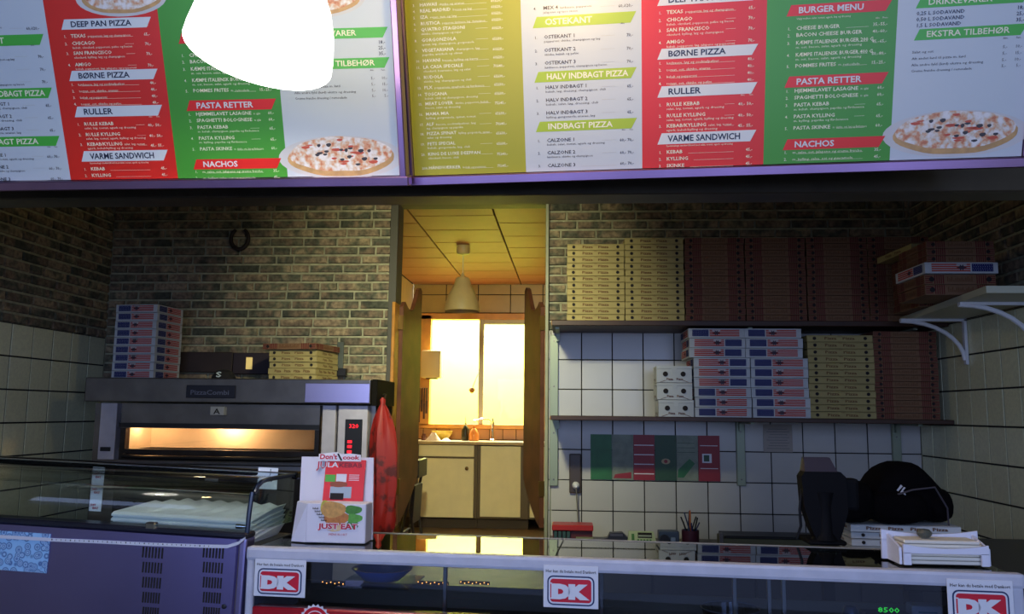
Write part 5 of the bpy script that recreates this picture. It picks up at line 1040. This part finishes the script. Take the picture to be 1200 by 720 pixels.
def blob(name, parent, ctr, size, m, seed, n=16, sq=.7, top=None):
    rd = random.Random(seed); vs = []; fs = []; rows = 10
    for j in range(rows + 1):
        ph = PI * j / rows
        for i in range(n):
            th = 2 * PI * i / n; f = lambda v_: math.copysign(abs(v_) ** sq, v_)
            w_ = 1 + .05 * math.sin(3 * th + seed + j) + .04 * math.sin(5 * th - j * 1.3)
            x_, y_, z_ = f(math.sin(ph)) * f(math.cos(th)) * w_, f(math.sin(ph)) * f(math.sin(th)) * w_, f(math.cos(ph))
            if top: x_ = x_ * (1 - top * max(z_, 0)); 
            vs.append((ctr[0] + x_ * size[0], ctr[1] + y_ * size[1], ctr[2] + z_ * size[2]))
    for j in range(rows):
        for i in range(n): k = (i + 1) % n; fs.append((j * n + i, (j + 1) * n + i, (j + 1) * n + k, j * n + k))
    return MB().add(vs, fs, m).build(name, parent, smooth=True)
g0 = 1.0855 + 3 * .0245 + .027
def gx(px, Y): return at(px, 590, Y=Y).x
def gz(py, Y): return at(1040, py, Y=Y).z
t = thing('backpack', 'black backpack with a small white mark lying on the pizza boxes', 'bag', (gx(1060, 3.0), 3.02, g0)); TM_ = t.location
zt2 = gz(541, 3.0)
blob('main_compartment', t, (.0, .02, (zt2 - g0) / 2), (.135, .12, (zt2 - g0) / 2), bl2, 3, sq=.62, top=.55)
blob('front_pocket', t, (-.055, -.08, .055), (.10, .05, .055), bl2, 5, sq=.7); blob('side_pocket', t, (.10, .0, .06), (.055, .10, .06), bl2, 8, sq=.8)
MB().tube([(-.10, -.08, .08), (-.02, -.145, .12), (.05, -.15, .13), (.10, -.12, .06), (.11, -.10, .0)], .003, mat('grey_cord', (70, 66, 74), .6)).build('strap', t, smooth=True)
q = MB(); MW = Matrix.Translation((-.062, -.118, .115)) @ Matrix.Rotation(math.radians(28), 4, 'Y'); q.quad([(0, 0, 0), (.006, 0, 0), (.012, 0, .022), (.004, 0, .024)], mat('white_mark', (190, 190, 196), .6), MW).quad([(.013, 0, 0), (.034, 0, 0), (.026, 0, .008), (.019, 0, .008), (.022, 0, .022), (.016, 0, .022)], MATS['white_mark'], MW); q.build('white_mark', t)
t = thing('dark_jacket', 'black jacket bunched up on the boxes between register screen and backpack', 'jacket', (gx(1000, 2.95), 2.98, g0))
b1 = gz(564, 2.95) - g0; blob('body', t, (.0, 0, b1 * .5), (.07, .10, b1 * .5), bl2, 2, sq=.7); blob('sleeve', t, (-.03, -.05, b1 * .30), (.075, .05, b1 * .28), bl2, 4, sq=.8)
# payment terminal / register screen seen from behind
mblack = mat('matte_black', (5, 5, 8), .7, spec=.15)
Y0 = 2.36; t = thing('register_screen', 'black cash register screen on a stand, seen from behind', 'screen', (gx(965, Y0), Y0, CZ)); TX = lambda px: gx(px, Y0) - t.location.x; TZ = lambda py: gz(py, Y0) - CZ
MB().box((TX(943), -.03, 0), (TX(987), .09, .012), mblack, bev=.004).build('base', t)
MB().lathe([(.036, .012), (.026, .03), (.024, .10), (.03, .14)], mblack, n=18).build('neck', t, smooth=True)
MB().prism([(TX(957), TZ(640)), (TX(978), TZ(640)), (TX(985), TZ(620)), (TX(991), TZ(600)), (TX(990), TZ(560)), (TX(984), TZ(554)), (TX(942), TZ(554)), (TX(938), TZ(560)), (TX(940), TZ(595)), (TX(948), TZ(622))], .05, mblack, Matrix.Translation((0, -.02, 0))).build('screen_back', t)
MB().add([(TX(943), -.015, TZ(556)), (TX(982), -.015, TZ(556)), (TX(977), .02, TZ(538)), (TX(946), .02, TZ(538)), (TX(943), .04, TZ(556)), (TX(982), .04, TZ(556)), (TX(977), .04, TZ(538)), (TX(946), .04, TZ(538))], [(0, 1, 2, 3), (7, 6, 5, 4), (0, 4, 5, 1), (1, 5, 6, 2), (2, 6, 7, 3), (3, 7, 4, 0)], mat('grey_violet_plastic', (52, 48, 60), .6)).build('customer_display', t)
MB().box((TX(985), 0.0, TZ(600)), (TX(1008), .04, TZ(562)), mblack, bev=.01).build('card_reader', t)
MB().tube([(TX(940), .0, TZ(575)), (TX(938), .01, TZ(600)), (TX(940), .02, TZ(620)), (TX(936), .03, TZ(636))], .004, black).build('cable', t, smooth=True)
# white rack
t = thing('white_rack', 'white plastic rack with concave top edges at the right end of the counter', 'rack', (.885, 2.095, CZ)); wp = mat('white_moulded_plastic', (224, 224, 236), .45)
def rack_side(x0, x1, y, ztop, sag, beam, leg, name):
    xs = [x0 + (x1 - x0) * i / 12 - .885 for i in range(13)]; top = [(x_, ztop - CZ - sag * (1 - ((i - 6) / 6.0) ** 2)) for i, x_ in enumerate(xs)]; zb = ztop - CZ - sag - beam
    mb = MB().prism(top + [(xs[-1], zb), (xs[0], zb)], .007, wp, Matrix.Translation((0, y - 2.095, 0)))
    for a_ in (xs[0], xs[-1] - leg): mb.box((a_, y - 2.095, .0012), (a_ + leg, y - 2.095 + .007, zb + .001), wp)
    return mb.build(name, t)
rack_side(.790, .985, 2.052, 1.249, .009, .012, .017, 'front_side'); rack_side(.770, 1.0, 2.135, 1.272, .010, .016, .016, 'back_side')
for nm, xx in (('left_side', .782), ('right_side', .985)):
    MB().add([(xx - .885, -.036, .0012), (xx - .885 + .006, -.036, .0012), (xx - .885 + .006, .040, .0012), (xx - .885, .040, .0012), (xx - .885, -.036, .040), (xx - .885 + .006, -.036, .040), (xx - .885 + .006, .040, .062), (xx - .885, .040, .062)], [(0, 3, 2, 1), (4, 5, 6, 7), (0, 1, 5, 4), (1, 2, 6, 5), (2, 3, 7, 6), (3, 0, 4, 7)], wp).build(nm, t)
nap = thing('napkin_pile', 'pile of cream napkins held inside the white rack', 'napkins', (.885, 2.097, CZ)); nm_ = mat('napkin_white', (226, 220, 204), .9)
for k in range(6): MB().box((-.090 + .002 * (k % 2), -.034, .0015 + k * .0095), (.092 - .003 * (k % 3), .034, .0015 + k * .0095 + .008), nm_, bev=.002).build('napkin', nap)
q = at(1083, 623, Y=2.095); tag(MB().lathe([(0, -.010), (.012, -.009), (.017, -.003), (.0175, .002), (.012, .009), (0, .011)], mat('dark_stone', (92, 94, 84), .3, var=.2), Matrix.Translation((q.x, q.y, CZ + .0695)), n=18).build('dark_stone', smooth=True), 'small dark rounded stone lying on top of the cream napkins', 'stone')
